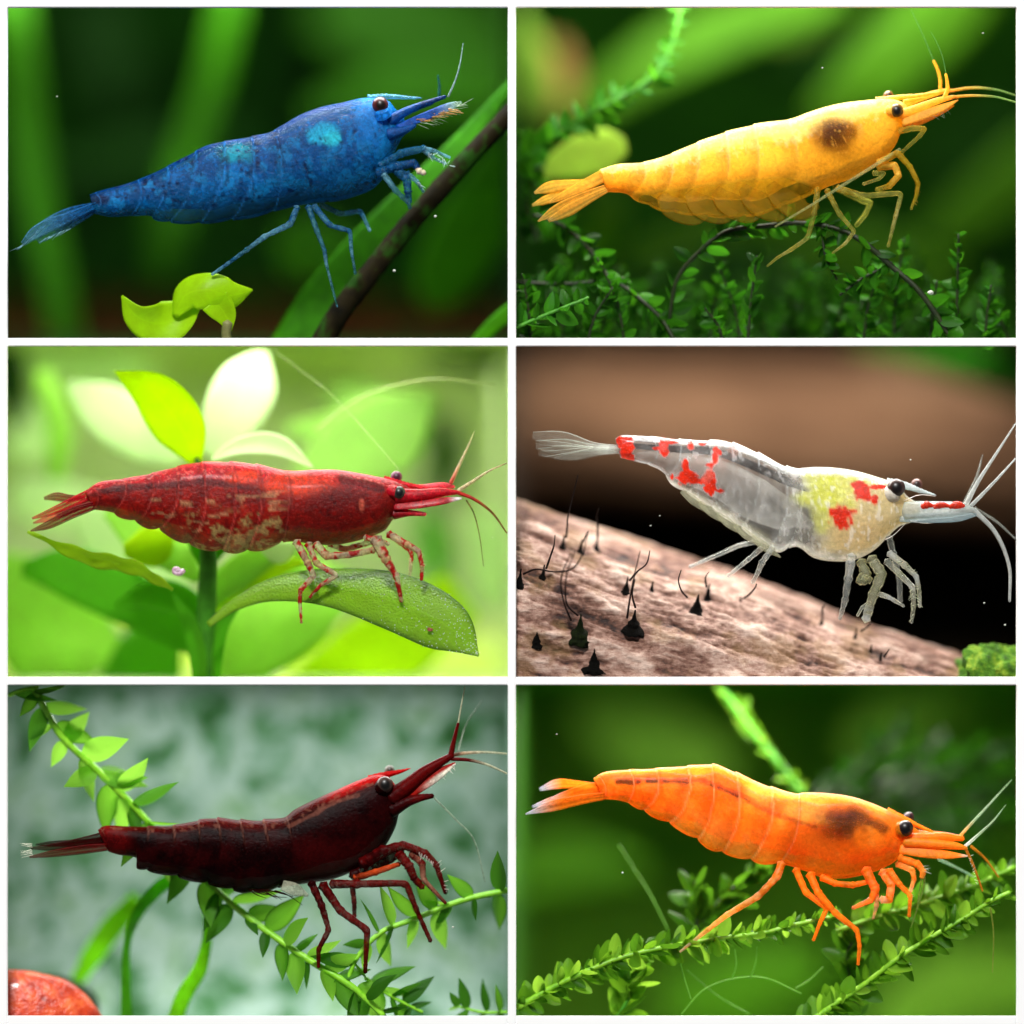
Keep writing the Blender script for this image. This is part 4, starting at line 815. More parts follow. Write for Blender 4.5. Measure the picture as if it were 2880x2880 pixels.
# ------------------------------------------------------------------ 6 orange shrimp
def shrimp_orange():
    p = 6; CUR[0] = p; T = thing('orange_shrimp', P(p, 1150, 1000), 'glowing orange shrimp with dark brown head patch walking on feathery moss', 'shrimp', 'six aquarium shrimps')
    M = shell_mat('orange_shell', sss=0.0, glow=.5, radius=(1, .45, .12), rough=0.3, grain=0.2, speck=H4('#ffb040'), speck_amt=0.3, coat=0.05, spec=.25, bump=0.7)
    rows = [(300, 360, 345, 440, 38), (345, 337, 400, 446, 52), (420, 328, 450, 462, 62), (500, 325, 505, 492, 74), (600, 318, 588, 532, 86), (700, 310, 680, 585, 96), (770, 308, 760, 635, 102), (850, 338, 850, 660, 108), (960, 385, 940, 684, 114), (1070, 417, 1030, 692, 120),
            (1120, 415, 1110, 716, 124), (1200, 418, 1180, 742, 126), (1290, 430, 1280, 745, 124), (1370, 455, 1380, 722, 114), (1440, 485, 1446, 692, 98), (1495, 515, 1488, 660, 74), (1535, 548, 1520, 646, 48), (1572, 575, 1560, 632, 24)]
    def colf(x, y, d, u, v):
        n = fbm(x, y, d, 60, 4); c = mixcol(H('#ffa428'), H('#fc8c18'), ss(.4, .62, n))
        c = mixcol(c, H('#ffc048'), ss(.55, .7, fbm(x, y, d + 70, 44, 3)) * .6)
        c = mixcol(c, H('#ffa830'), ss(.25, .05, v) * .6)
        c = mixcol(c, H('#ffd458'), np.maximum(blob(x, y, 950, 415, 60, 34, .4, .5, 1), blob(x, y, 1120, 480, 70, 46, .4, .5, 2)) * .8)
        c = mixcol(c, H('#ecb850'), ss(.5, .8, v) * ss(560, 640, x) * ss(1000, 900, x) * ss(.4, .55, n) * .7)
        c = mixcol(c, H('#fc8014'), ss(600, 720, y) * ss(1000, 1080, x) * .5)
        gut = line_mask(x, y, [(395, 372), (470, 372)], 13, .5, .4, 3) ; gut = np.maximum(gut, line_mask(x, y, [(510, 370), (600, 370), (720, 368), (820, 405), (900, 440)], 9, .9, .6, 4)); gut = np.maximum(gut, line_mask(x, y, [(900, 440), (980, 490), (1080, 525), (1150, 545)], 10, .9, .6, 5) * .6)
        c = mixcol(c, H('#5a2206'), gut * .85)
        dk = np.maximum(blob(x, y, 1252, 545, 98, 74, .4, .5, 6, 60), blob(x, y, 1215, 505, 34, 36, .4, .4, 7)); c = mixcol(c, H('#6a3008'), dk * .85); c = mixcol(c, H('#3e1c06'), blob(x, y, 1262, 540, 46, 44, .5, .5, 8) * .6)
        c = mixcol(c, H('#4a2006'), line_mask(x, y, [(1300, 485), (1350, 510), (1420, 552)], 20, .7, .5, 9) * .7)
        c = mixcol(c, H('#ffa020'), blob(x, y, 1330, 590, 26, 34, .3, .5, 10) * .7)
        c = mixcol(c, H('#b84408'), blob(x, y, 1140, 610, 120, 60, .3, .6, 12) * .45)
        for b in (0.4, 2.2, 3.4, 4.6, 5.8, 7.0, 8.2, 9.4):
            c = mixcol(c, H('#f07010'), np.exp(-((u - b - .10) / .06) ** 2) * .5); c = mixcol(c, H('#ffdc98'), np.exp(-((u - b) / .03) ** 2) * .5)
        low = ss(.80, .97, v) * ss(420, 520, x) * ss(1000, 940, x); return rgba(c, 1 - .3 * low)
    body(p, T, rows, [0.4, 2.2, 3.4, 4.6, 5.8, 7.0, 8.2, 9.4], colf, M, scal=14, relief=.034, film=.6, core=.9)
    o1, o2, pb = np.r_[H('#fc9420'), .85], np.r_[H('#ffb448'), .8], np.r_[H('#c8d4f0'), .6]
    for mid, w, dd in (([(330, 395), (260, 405), (190, 425), (130, 440)], [50, 44, 32, 8], -4), ([(345, 428), (250, 442), (140, 468), (38, 498)], [30, 40, 42, 5], -28), ([(300, 385), (230, 382), (160, 382), (92, 404)], [16, 30, 40, 14], 22), ([(325, 410), (240, 425), (150, 445), (64, 470)], [24, 36, 36, 10], 10)):
        blade('tail_fan_blade', p, [(*q, dd) for q in mid], w, M, T, col=lambda x, y, lv: mixcol(o1[None], pb[None], ss(.55, 1, lv[:, 0]) * .9), thick=6, roll=18, cup=.12)
    for pts, r0, r1, cs in (([(1025, 688, -60), (1008, 738, -80), (935, 816, -84), (815, 886, -70), (740, 945, -50), (680, 992, -36), (628, 1034, -20)], 23, 6, [o1, o1, np.r_[H('#c87820'), .9], o2, np.r_[H('#d89838'), .85], np.r_[H('#d8c090'), .7], np.r_[H('#e0e0d0'), .7]]),
                            ([(1080, 712, -50), (1118, 800, -66), (1200, 862, -66), (1172, 920, -50), (1148, 984, -30)], 20, 8, [o1] * 5), ([(1135, 730, -60), (1165, 800, -84), (1232, 880, -86), (1316, 945, -80), (1326, 1005, -70), (1320, 1078, -50)], 22, 8, [o1] * 6),
                            ([(1180, 742, -40), (1230, 765, -60), (1300, 772, -66), (1372, 756, -60)], 19, 14, [o1] * 4), ([(1350, 712, -70), (1388, 790, -92), (1370, 830, -90), (1300, 860, -80)], 28, 9, [o1, o1, o1, np.r_[H('#e89070'), .8]]), ([(1388, 770, -84), (1392, 850, -84), (1378, 900, -76)], 17, 6, [o1, np.r_[H('#d8a070'), .7], np.r_[H('#e0c0a0'), .5]]),
                            ([(1415, 720, -60), (1448, 772, -76), (1440, 830, -76), (1410, 828, -70)], 24, 18, [o2, o1, o1, np.r_[H('#f0d0c0'), .7]]), ([(1440, 715, -80), (1480, 770, -96), (1522, 812, -98), (1516, 892, -84)], 19, 8, [o2, o1, o1, o1]), ([(1480, 668, -70), (1550, 690, -90), (1572, 720, -92), (1566, 742, -90)], 21, 13, [o1, o1, o2, o2]),
                            ([(1470, 690, 10), (1530, 715, 20), (1536, 750, 24), (1522, 796, 24)], 17, 9, [o2, o2, o1, np.r_[H('#f0c0b0'), .7]])):
        leg(p, T, pts, r0, r1, M, cs, wob=.3)
    antenna(p, T, [(1575, 705, -92), (1574, 770, -90), (1552, 850, -84), (1524, 935, -76)], 5, 2, M, np.r_[H('#8aa048'), .6]); antenna(p, T, [(1566, 742, -92), (1556, 800, -90), (1546, 870, -84)], 4, 2, M, np.r_[H('#8aa048'), .5])
    rostrum(p, T, [(1430, 488), (1500, 520), (1560, 548), (1626, 574)], 30, M, np.r_[H('#ffa428'), 1], teeth=26, tooth=3)
    tube('antennule_base', p, [(1510, 596, -46), (1590, 590, -52), (1660, 586, -50), (1724, 594, -46)], [30, 24, 19, 11], M, T, o1); tube('antennule_base', p, [(1500, 606, -58), (1600, 612, -64), (1690, 620, -60), (1738, 630, -54)], [26, 22, 18, 8], M, T, np.r_[H('#ffac30'), 1])
    tube('antennule_base', p, [(1540, 580, 24), (1640, 582, 26), (1725, 590, 24)], [24, 18, 9], M, T, o1)
    blade('antennal_scale', p, [(1480, 630, -62), (1570, 645, -70), (1660, 655, -66), (1742, 660, -58)], [40, 44, 34, 6], M, T, col=lambda x, y, lv: mixcol(np.r_[H('#fca028'), 1][None], np.r_[H('#f0e0d0'), .8][None], ss(.85, 1, lv[:, 0])), thick=8, roll=20)
    pa = np.r_[H('#a8c0a0'), .65]
    antenna(p, T, [(1712, 584, 10), (1770, 520, 14), (1840, 445, 18), (1912, 366, 22)], 6, 2, M, [o2, pa, pa, np.r_[H('#8ab080'), .3]]); antenna(p, T, [(1730, 625, -50), (1790, 572, -54), (1840, 525, -56), (1890, 462, -58)], 7, 1.5, M, [np.r_[H('#f0f0f0'), .8], pa, pa, np.r_[H('#8ab080'), .25]])
    antenna(p, T, [(1735, 632, -52), (1768, 705, -56), (1800, 795, -50)], 6, 3.5, M, np.r_[H('#d08820'), 1]); antenna(p, T, [(1755, 622, 20), (1810, 670, 24), (1862, 742, 28)], 6, 3, M, np.r_[H('#c88820'), .8]); antenna(p, T, [(1630, 672, 40), (1700, 705, 60), (1770, 742, 80)], 7, 3, M, np.r_[H('#9ac0a0'), .5])
    antenna(p, T, [(1830, 860, -40), (1842, 960, -40), (1838, 1108, -40)], 4, 2, M, np.r_[H('#90a040'), .8])
    eye(p, T, 1502, 553, 33, -88, H('#1c0a14'), H('#020104'), ME); eye(p, T, 1516, 510, 20, 40, H('#4a2030'), H('#200810'), ME)
    tube('eye_stalk', p, [(1480, 560, -62), (1496, 556, -74)], [32, 32], M, EYES[-1], o1)
    hairs(p, T, [[(1572, 700 + 5 * k, -94), (1592 + (k % 3) * 3, 704 + 6 * k, -98)] for k in range(5)] + [[(1522, 805 + 6 * k, -98), (1534, 800 + 8 * k, -102)] for k in range(4)] + [[(1745 + 3 * k, 660 + 10 * k, -56), (1756 + 3 * k, 656 + 10 * k, -60)] for k in range(12)], 1.6, M, np.r_[H('#e8f0e0'), .8])
shrimp_orange()
# ------------------------------------------------------------------ plants and surroundings
def leafm(name, a, g=None, **k): return leaf_mat(name, H4(a), H4(g or a), **k)
def big_leaf(name, p, mid, w, mat, label, cat='leaf', group=None, **kw):
    mid = [(x, y, dd if dd < 700 or p == 5 else 700 + (dd - 700) * 1.45) for x, y, dd in mid]
    o = blade(name, p, mid, w, mat, **{**dict(thick=8, nu=30, nv=9), **kw}); return tag(o, label, cat, group)

def moss_leaf_mesh(name, mat, round_=0.5, nl=11, width=0.45):
    """unit leaf along +X, folded at its midrib, tip curving back"""
    v, lv = [], []
    for i in range(nl):
        t = i / (nl - 1); w = width * 0.5 * (math.sin(math.pi * min(1, t ** 0.75)) ** (0.6 + 0.7 * (1 - round_))) * (1 if round_ > .7 else (1 - 0.25 * t)) + (0.012 if i < nl - 1 else 0.003)
        if round_ < .3: w = width * 1.5 * t ** .62 * (1 - t) ** 1.15 + .006
        z = 0.26 * t * t
        for j, s in enumerate((-1, -.5, 0, .5, 1)):
            v.append((t, s * w, z + 0.35 * abs(s) * w)); lv.append((t, s))
    me = bpy.data.meshes.new(name); me.from_pydata(v, [], grid_faces(nl, 5, False)); me.update()
    me.polygons.foreach_set('use_smooth', [True] * len(me.polygons))
    at = me.attributes.new('lv', 'FLOAT_VECTOR', 'POINT'); at.data.foreach_set('vector', [c for a in lv for c in (*a, 0)])
    me.materials.append(mat); return me

def moss(name, p, pts, r0, r1, stem_mat, leaves, spacing, size, label, group, ang=55, jitter=18, plane=0.6, cat='moss', skip=0.0, start=0.0, both=True, taper=0.5):
    pts = np.asarray([q if len(q) == 3 else (*q, 0) for q in pts], float)
    base = P(p, *pts[0]); T = thing(name, base, label, cat, group)
    tube('stem', p, pts, np.linspace(r0, r1, len(pts)), stem_mat, T, n=max(20, len(pts) * 8), ns=8, wob=.12)
    dense = catmull(pts, 400); W = Pn(p, dense); seg = np.r_[0, np.cumsum(np.linalg.norm(np.diff(dense, axis=0), axis=1))]
    s = seg[-1] * start + spacing * .4; side = 1; k = 0
    while s < seg[-1]:
        i = int(np.searchsorted(seg, s)); i = min(max(i, 1), 398)
        t = Vector(W[i + 1] - W[i - 1]).normalized(); pos = Vector(W[i])
        for sd in ((1, -1) if both else (side,)):
            if random.random() < skip: continue
            lat = Vector((t.z, 0, -t.x)).normalized() * sd
            az = random.gauss(0, plane); n = Vector((0, -1, 0)); latr = (lat * math.cos(az) + n * math.sin(az)).normalized()
            a = math.radians(ang + random.gauss(0, jitter)); dr = (t * math.cos(a) + latr * math.sin(a)).normalized()
            up = t.cross(dr); up = up if up.length > 1e-6 else n; yl = up.normalized()
            # the blade's flat side leans toward the front by a random turn
            zl = dr.cross(yl).normalized(); tw = random.uniform(-1.1, 1.1) + math.pi / 2 * (1 if random.random() < .75 else 0)
            y2 = yl * math.cos(tw) + zl * math.sin(tw); z2 = dr.cross(y2)
            sc = size * U * random.uniform(.55, 1.2) * (1 - taper * max(0, s / seg[-1] - .6) / .4)
            if outside(p, pos + dr * sc): continue
            o = bpy.data.objects.new('leaf', random.choice(leaves)); COL.objects.link(o); o.parent = T
            rot = Matrix((dr, y2, z2)).transposed().to_4x4()
            o.matrix_local = Matrix.Translation(pos - base) @ rot @ Matrix.Diagonal((sc, sc, sc, 1))
            k += 1
        side = -side; s += spacing * random.uniform(.55, 1.45)
    return T

# ---- panel 1
CUR[0] = 1
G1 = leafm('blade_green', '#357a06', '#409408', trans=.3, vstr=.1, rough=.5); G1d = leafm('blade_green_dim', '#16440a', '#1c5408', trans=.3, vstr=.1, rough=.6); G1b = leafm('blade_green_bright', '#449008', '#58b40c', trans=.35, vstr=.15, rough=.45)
big_leaf('grass_blade', 1, [(10, -90, 1750), (60, 300, 1750), (115, 700, 1750), (180, 1000, 1750), (235, 1360, 1750)], [150, 150, 140, 130, 130], G1, 'tall upright blurred green blade behind the blue shrimp tail', 'grass', 'grass blades behind the blue shrimp', roll=10)
big_leaf('grass_blade', 1, [(870, -90, 1900), (800, 250, 1950), (715, 520, 2000), (640, 800, 2000), (585, 1060, 2050)], [120, 120, 130, 170, 90], G1, 'slanting blurred green blade rising above the blue shrimp back', 'grass', 'grass blades behind the blue shrimp', roll=-12)
big_leaf('grass_blade', 1, [(1220, -80, 2900), (1500, 60, 2900), (2060, 300, 2900)], [340, 420, 420], G1, 'very broad blurred leaf over the blue shrimp head', 'leaf', None)
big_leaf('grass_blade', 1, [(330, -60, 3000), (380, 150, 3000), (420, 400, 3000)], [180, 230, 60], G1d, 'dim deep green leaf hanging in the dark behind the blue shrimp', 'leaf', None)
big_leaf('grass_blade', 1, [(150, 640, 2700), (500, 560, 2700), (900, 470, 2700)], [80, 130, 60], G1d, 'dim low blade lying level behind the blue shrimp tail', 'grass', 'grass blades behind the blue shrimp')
big_leaf('grass_blade', 1, [(1180, 420, 2600), (1500, 330, 2600), (1990, 330, 2600)], [90, 170, 210], G1, 'blurred level green blade behind the blue shrimp feelers', 'grass', 'grass blades behind the blue shrimp')
big_leaf('grass_blade', 1, [(2020, 560, 1500), (1830, 800, 1500), (1680, 1060, 1500), (1640, 1180, 1500)], [330, 330, 260, 40], G1b, 'bright blurred leaf below the brown stem beside the blue shrimp', 'leaf', None, roll=15)
big_leaf('grass_blade', 1, [(1080, 830, 1700), (1160, 920, 1700), (1330, 980, 1700)], [120, 260, 200], G1b, 'bright blurred green patch of leaf between the blue shrimp legs', 'leaf', None)
big_leaf('grass_blade', 1, [(1965, 275, 330), (1720, 560, 340), (1460, 850, 350), (1230, 1120, 360), (1090, 1340, 360)], [40, 90, 160, 190, 190], G1, 'long green blade lying along the dark brown stem', 'grass', 'grass blades behind the blue shrimp', roll=-15)
big_leaf('grass_blade', 1, [(1780, 1320, 300), (1870, 1230, 300), (1962, 1150, 300)], [40, 60, 60], G1b, 'small green blade tip poking up at the foot of the blue shrimp compartment', 'grass', 'grass blades behind the blue shrimp')
M_stem = solid_mat('brown_stem', [(.3, H4('#0c0a04')), (.5, H4('#1e1806')), (.62, H4('#1e420a'))], scale=110, rough=.8, spec=.1, bump=.5)
st = tube('brown_twig', 1, [(1966, 380, 170), (1760, 600, 160), (1590, 790, 150), (1420, 1000, 150), (1280, 1180, 150), (1190, 1340, 150)], [36, 38, 40, 42, 44, 46], M_stem, n=60, ns=14, wob=.25)
tag(st, 'dark brown plant stem slanting under the blue shrimp claws', 'stem')
T = thing('curled_leaf', P(1, 850, 1290, 20), 'bright lime curled leaf touched by the blue shrimp hind leg', 'leaf')
LC = leafm('lime_leaf', '#a8d814', '#ccf028', trans=.5, vstr=.25, scale=90, mott=.12, rough=.35)
blade('blade', 1, [(645, 1190, 20), (690, 1110, 0), (770, 1090, -20), (860, 1110, -10), (946, 1090, 10)], [30, 130, 140, 120, 8], LC, T, rolls=[30, 25, 10, -10, -20], cup=-.25, thick=7)
blade('blade', 1, [(443, 1112, 10), (500, 1190, 15), (590, 1220, 30), (680, 1190, 40), (740, 1150, 30)], [8, 110, 170, 130, 30], LC, T, rolls=[-30, -20, 0, 20, 30], cup=.2, thick=7)
blade('blade', 1, [(800, 1130, -5), (840, 1185, 0), (860, 1250, 10)], [120, 90, 12], LC, T, cup=.3, thick=7)
tube('stalk', 1, [(850, 1215, 5), (845, 1260, 15), (850, 1310, 20)], [22, 20, 20], solid_mat('pale_stalk', [(.3, H4('#6a6a3a')), (.7, H4('#8a8a58'))], scale=40), T)
def bank(name, p, pts_lo, pts_hi, d0, d1, mat, bump=30, sc=160):
    """sloping bed from the compartment's front floor up to its back"""
    nx, nz = 60, 40; x = np.linspace(-160 if p % 2 else -5, 1937 if p % 2 else 2090, nx); v = []
    for j in range(nz):
        t = j / (nz - 1); y = pts_lo + (pts_hi - pts_lo) * t; d = d0 + (d1 - d0) * t
        n = fbm(x, np.full(nx, d), np.full(nx, p * 77.0), sc, 4) - .5
        for i in range(nx): v.append((x[i], y + n[i] * bump * 2 * (0.3 + t), d))
    return mesh(name, Pn(p, v), [q[::-1] for q in grid_faces(nz, nx, False)], mat, kind='structure')
bank('soil_bank', 1, 1340, 1170, 500, 5200, solid_mat('brown_soil', [(.3, H4('#0a0e05')), (.46, H4('#1e1408')), (.58, H4('#5c2a18'))], scale=200, rough=.9, spec=.03), 90, 420)

# ---- panel 2
CUR[0] = 2
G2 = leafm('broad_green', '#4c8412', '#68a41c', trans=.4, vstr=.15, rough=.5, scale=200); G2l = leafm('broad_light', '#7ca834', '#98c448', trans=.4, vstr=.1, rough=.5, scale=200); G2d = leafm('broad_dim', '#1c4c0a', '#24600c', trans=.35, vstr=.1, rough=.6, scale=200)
G2t = leafm('lime_tip', '#a8d048', '#c4e860', trans=.4, vstr=.05, rough=.5, scale=200)
g2 = 'broad leaves behind the yellow shrimp'
for mid, w, m, lab, r in (([(200, 440, 2100), (560, 190, 2100), (900, 40, 2150), (1280, -90, 2200)], [120, 210, 200, 160], G2, 'broad blurred leaf slanting over the yellow shrimp tail and back', 10),
                          ([(1130, 440, 1900), (1380, 270, 1950), (1580, 90, 2000), (1740, -110, 2000)], [80, 280, 300, 300], G2, 'broad blurred leaf slanting above the yellow shrimp head', -8),
                          ([(-80, 40, 1900), (40, 240, 1900), (110, 440, 1900)], [200, 200, 90], G2l, 'light green blurred leaf beside the tan leaf tip', 0),
                          ([(90, 640, 620), (240, 585, 620), (350, 550, 620), (425, 535, 620)], [60, 170, 170, 60], G2t, 'pale lime leaf tip right behind the yellow shrimp tail', 0),
                          ([(390, 700, 1700), (340, 830, 1700), (290, 990, 1750)], [60, 170, 120], G2, 'green blurred leaf hanging below the yellow shrimp tail', 0),
                          ([(430, 990, 1700), (700, 900, 1700), (1040, 800, 1700)], [90, 200, 120], G2, 'level green blurred leaf below the yellow shrimp belly', 0),
                          ([(1010, 960, 1900), (1350, 980, 1900), (1720, 1100, 1900)], [120, 280, 200], G2, 'wide green blurred leaf behind the yellow shrimp walking legs', 0),
                          ([(2060, 560, 2200), (1800, 760, 2200), (1560, 900, 2200)], [260, 220, 80], G2, 'green blurred leaf under the yellow shrimp feelers', 0),
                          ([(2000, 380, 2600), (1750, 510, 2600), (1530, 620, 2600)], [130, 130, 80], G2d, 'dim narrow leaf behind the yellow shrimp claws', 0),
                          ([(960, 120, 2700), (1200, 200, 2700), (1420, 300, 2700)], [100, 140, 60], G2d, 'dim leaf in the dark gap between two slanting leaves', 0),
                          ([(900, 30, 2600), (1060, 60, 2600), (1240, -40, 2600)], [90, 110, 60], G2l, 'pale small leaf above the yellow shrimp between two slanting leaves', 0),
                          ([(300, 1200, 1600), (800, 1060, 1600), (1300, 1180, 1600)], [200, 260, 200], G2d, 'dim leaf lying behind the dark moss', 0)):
    big_leaf('broad_leaf', 2, mid, w, m, lab, 'leaf', g2, roll=r)
big_leaf('tan_leaf', 2, [(150, 140, 2300), (160, 280, 2300), (165, 430, 2300)], [60, 130, 50], leafm('tan_leaf', '#b08a4c', '#c09858', vstr=.1, trans=.2), 'tan withered leaf tip blurred behind the moss sprig', 'leaf')
bank('moss_floor', 2, 1330, 1010, 350, 5200, solid_mat('dark_moss_floor', [(.3, H4('#0c1a06')), (.55, H4('#1c400a')), (.75, H4('#2c6210'))], scale=70, rough=.9, spec=.03, bump=.8), 60, 160)
SM2 = solid_mat('moss_stem_dark', [(.3, H4('#101c08')), (.7, H4('#26340e'))], scale=30); SM2g = solid_mat('moss_stem_green', [(.3, H4('#2c7010')), (.7, H4('#4c9a1c'))], scale=30)
L2d = [moss_leaf_mesh('round_moss_leaf_dark', leafm('moss_leaf_dark', '#285c10', '#4a9c1c', trans=.4, vstr=.3, scale=20, rough=.3), .8, width=.62), moss_leaf_mesh('round_moss_leaf_mid', leafm('moss_leaf_mid', '#387a14', '#5cb020', trans=.4, vstr=.3, scale=20, rough=.3), .75, width=.55), moss_leaf_mesh('round_moss_leaf_deep', leafm('moss_leaf_deep', '#1e480e', '#367a14', trans=.4, vstr=.3, scale=20, rough=.3), .8, width=.6)]
L2g = [moss_leaf_mesh('round_moss_leaf_green', leafm('moss_leaf_green', '#34781a', '#5cac24', trans=.45, vstr=.3, scale=20, rough=.35), .7, width=.5)]
gm = 'moss stems under the yellow shrimp'
moss('moss_sprig', 2, [(0, 612, 420), (140, 505, 400), (300, 402, 380), (425, 338, 380), (540, 262, 390), (600, 150, 420), (640, -10, 460)], 8, 6, SM2g, L2g + L2d[1:2], 34, 89, 'green moss sprig climbing above the yellow shrimp tail', gm, ang=60, plane=.5)
moss('moss_sprig', 2, [(590, 1230, 120), (622, 1050, 90), (720, 932, 70), (820, 862, 60), (950, 845, 60), (1100, 832, 50), (1232, 852, 20), (1340, 905, 10), (1450, 1000, 10), (1560, 1100, 0), (1690, 1290, 0)], 8, 12, SM2, L2d, 40, 84, 'long dark arching moss stem gripped by the yellow shrimp feet', gm, ang=60, skip=.25, taper=0)
moss('moss_sprig', 2, [(70, 800, 200), (180, 840, 200), (280, 930, 180), (340, 1020, 160), (450, 1100, 120), (560, 1200, 100), (620, 1300, 80)], 8, 9, SM2, L2d, 34, 84, 'dark moss stem drooping from below the yellow shrimp tail', gm, ang=55, taper=0)
moss('moss_sprig', 2, [(0, 1060, 160), (200, 1065, 150), (420, 1045, 150)], 8, 6, SM2, L2d, 32, 81, 'dark moss stem lying level at the compartment side wall', gm, ang=60)
moss('moss_sprig', 2, [(0, 1235, 10), (150, 1172, 0), (280, 1120, 0)], 8, 6, SM2g, L2g + L2d[:1], 36, 92, 'light green moss shoot low beside the side wall', gm, ang=65)
moss('moss_sprig', 2, [(1182, 838, 30), (1192, 950, 20), (1238, 1050, 10)], 6, 5, SM2, L2d, 30, 75, 'short dark side shoot hanging from the arching moss stem', gm, ang=60)
moss('moss_sprig', 2, [(895, 1290, 60), (905, 1150, 60), (930, 960, 50)], 7, 5, SM2, L2d, 36, 75, 'upright dark moss shoot below the yellow shrimp belly', gm, ang=45)
moss('moss_sprig', 2, [(1450, 985, 30), (1330, 1050, 40), (1250, 1110, 50)], 6, 5, SM2, L2d + L2g, 26, 75, 'bushy side shoot growing back from the arching moss stem', gm, ang=60)
moss('moss_sprig', 2, [(90, 900, 420), (50, 780, 430), (70, 640, 440), (30, 480, 450)], 8, 5, SM2, L2d, 24, 70, 'dark leafy moss climbing beside the yellow shrimp tail fan', gm, ang=58)
moss('moss_sprig', 2, [(60, 700, 500), (75, 600, 500), (60, 500, 520)], 7, 5, SM2, L2d, 26, 81, 'dark moss sprig standing beside the pale lime leaf tip', gm, ang=60)
r2 = random.Random(5)
spots = [(40 + 118 * k, 1292 + (k * 37) % 11) for k in range(16)] + [(60, 1290), (180, 1300), (330, 1290), (420, 1290), (500, 1300), (700, 1300), (800, 1290), (1010, 1300), (1130, 1290), (1230, 1300), (1340, 1290), (1480, 1300), (1600, 1290), (1760, 1300), (1850, 1290), (1900, 1300), (250, 1290), (1700, 1290), (760, 1295), (1080, 1295)]
for i, (x, y) in enumerate(spots):
    d = r2.uniform(60, 700); h = r2.uniform(120, 330) if x < 1400 else r2.uniform(140, 420); lean = r2.uniform(-110, 110)
    moss('moss_shoot', 2, [(x, y, d), (x + lean * .3, y - h * .5, d - 10), (x + lean, y - h, d - 20)], 7, 4, SM2, L2d + (L2g if i % 3 == 0 else []), 25, 64, 'short dark leafy moss shoot rising from the floor under the yellow shrimp', 'moss shoots on the floor under the yellow shrimp', ang=55)

for i in range(34):
    x = 20 + 57 * i + r2.uniform(-20, 20); d = r2.uniform(300, 1300); h = r2.uniform(150, 380); lean = r2.uniform(-120, 120)
    moss('moss_shoot', 2, [(x, 1310, d), (x + lean * .3, 1310 - h * .5, d), (x + lean, 1310 - h, d)], 6, 3, SM2, L2d, 30, 52, 'dim leafy moss shoot standing back behind the front moss under the yellow shrimp', 'moss shoots behind the front moss under the yellow shrimp', ang=55)

# ---- panel 3
CUR[0] = 3
def L3(n, a, g, **k): return leafm(n, a, g, **{**dict(trans=.5, vstr=.35, rough=.35, scale=160, mott=.1), **k})
Y3 = L3('yellow_green_leaf', '#a8d00c', '#d4f01c'); W3 = L3('pale_leaf', '#c4dca4', '#dcf0bc', vstr=.2); B3 = L3('mid_green_leaf', '#94c84c', '#bce868'); D3 = L3('deep_green_leaf', '#4c9418', '#7cc424'); O3 = L3('olive_leaf', '#86a81c', '#b0cc30'); S3 = L3('sparkling_leaf', '#94c42c', '#b8e44c', spark=1.6, rough=.12, trans=.35, vstr=.3, edge=H4('#4a7a18')); P3 = L3('soft_green_leaf', '#a8d070', '#c8ec90', vstr=.15); K3 = L3('dark_green_leaf', '#24480c', '#3a6a10', vstr=.1)  # K3 is the darkest green of these leaves
T = thing('leafy_plant', P(3, 770, 1310, 60), 'upright leafy plant with fresh yellow green leaves holding the red shrimp', 'plant')
tube('stem', 3, [(775, 1330, 300), (768, 1150, 260), (770, 980, 220), (775, 820, 150), (765, 640, 180), (735, 430, 200)], [40, 40, 38, 34, 28, 20], solid_mat('plant_stem_green', [(.3, H4('#24580e')), (.7, H4('#3c7c1a'))], scale=80, rough=.6, spec=.15), T, ns=16)
for mid, w, m, kw in (([(735, 460, 190), (672, 320, 170), (570, 185, 150), (410, 96, 130)], [40, 200, 180, 4], Y3, dict(roll=12, cup=.18)), ([(780, 430, 520), (850, 290, 540), (930, 140, 560), (990, 20, 580)], [60, 220, 230, 40], W3, dict(roll=-10, cup=.12)),
                      ([(680, 440, 640), (520, 345, 680), (370, 240, 720), (240, 150, 760)], [60, 210, 210, 40], W3, dict(roll=14)), ([(790, 440, 240), (900, 392, 220), (1040, 392, 200), (1182, 474, 180)], [20, 90, 110, 8], W3, dict(roll=40, cup=.2)),
                      ([(640, 940, 70), (490, 852, 60), (300, 808, 30), (78, 716, 10)], [20, 66, 70, 4], O3, dict(roll=35, cup=.25, wave=8)), ([(640, 720, 300), (560, 770, 290), (450, 790, 280)], [30, 170, 50], Y3, dict(roll=0)),
                      ([(775, 1075, 90), (890, 992, 70), (1040, 936, 40), (1250, 930, 5), (1500, 985, -40), (1700, 1085, -70), (1818, 1196, -80)], [26, 50, 100, 160, 236, 210, 6], S3, dict(roll=18, cup=-.10, nu=60, nv=17, thick=9)), ([(980, 780, 240), (1050, 795, 240), (1116, 770, 240)], [30, 90, 20], W3, {}),
                      ([(800, 1050, 330), (880, 920, 340), (1000, 860, 350), (1150, 830, 360)], [40, 110, 110, 20], Y3, dict(roll=20))):
    blade('leaf', 3, mid, w, m, T, **{**dict(thick=7, nu=34, nv=11), **kw})
for mid, w in (([(790, 1330, 270), (800, 1200, 240), (830, 1080, 230), (900, 1000, 230)], [60, 70, 60, 8]), ([(745, 1330, 270), (735, 1180, 240), (700, 1060, 230), (640, 960, 220)], [50, 70, 60, 8]), ([(770, 860, 240), (740, 760, 240), (690, 660, 250)], [40, 80, 20]), ([(780, 840, 240), (830, 760, 240), (900, 700, 250)], [40, 70, 20])): blade('leaf', 3, mid, w, D3, T, thick=7, cup=.3, roll=15)
g3 = 'blurred leaves behind the red shrimp'
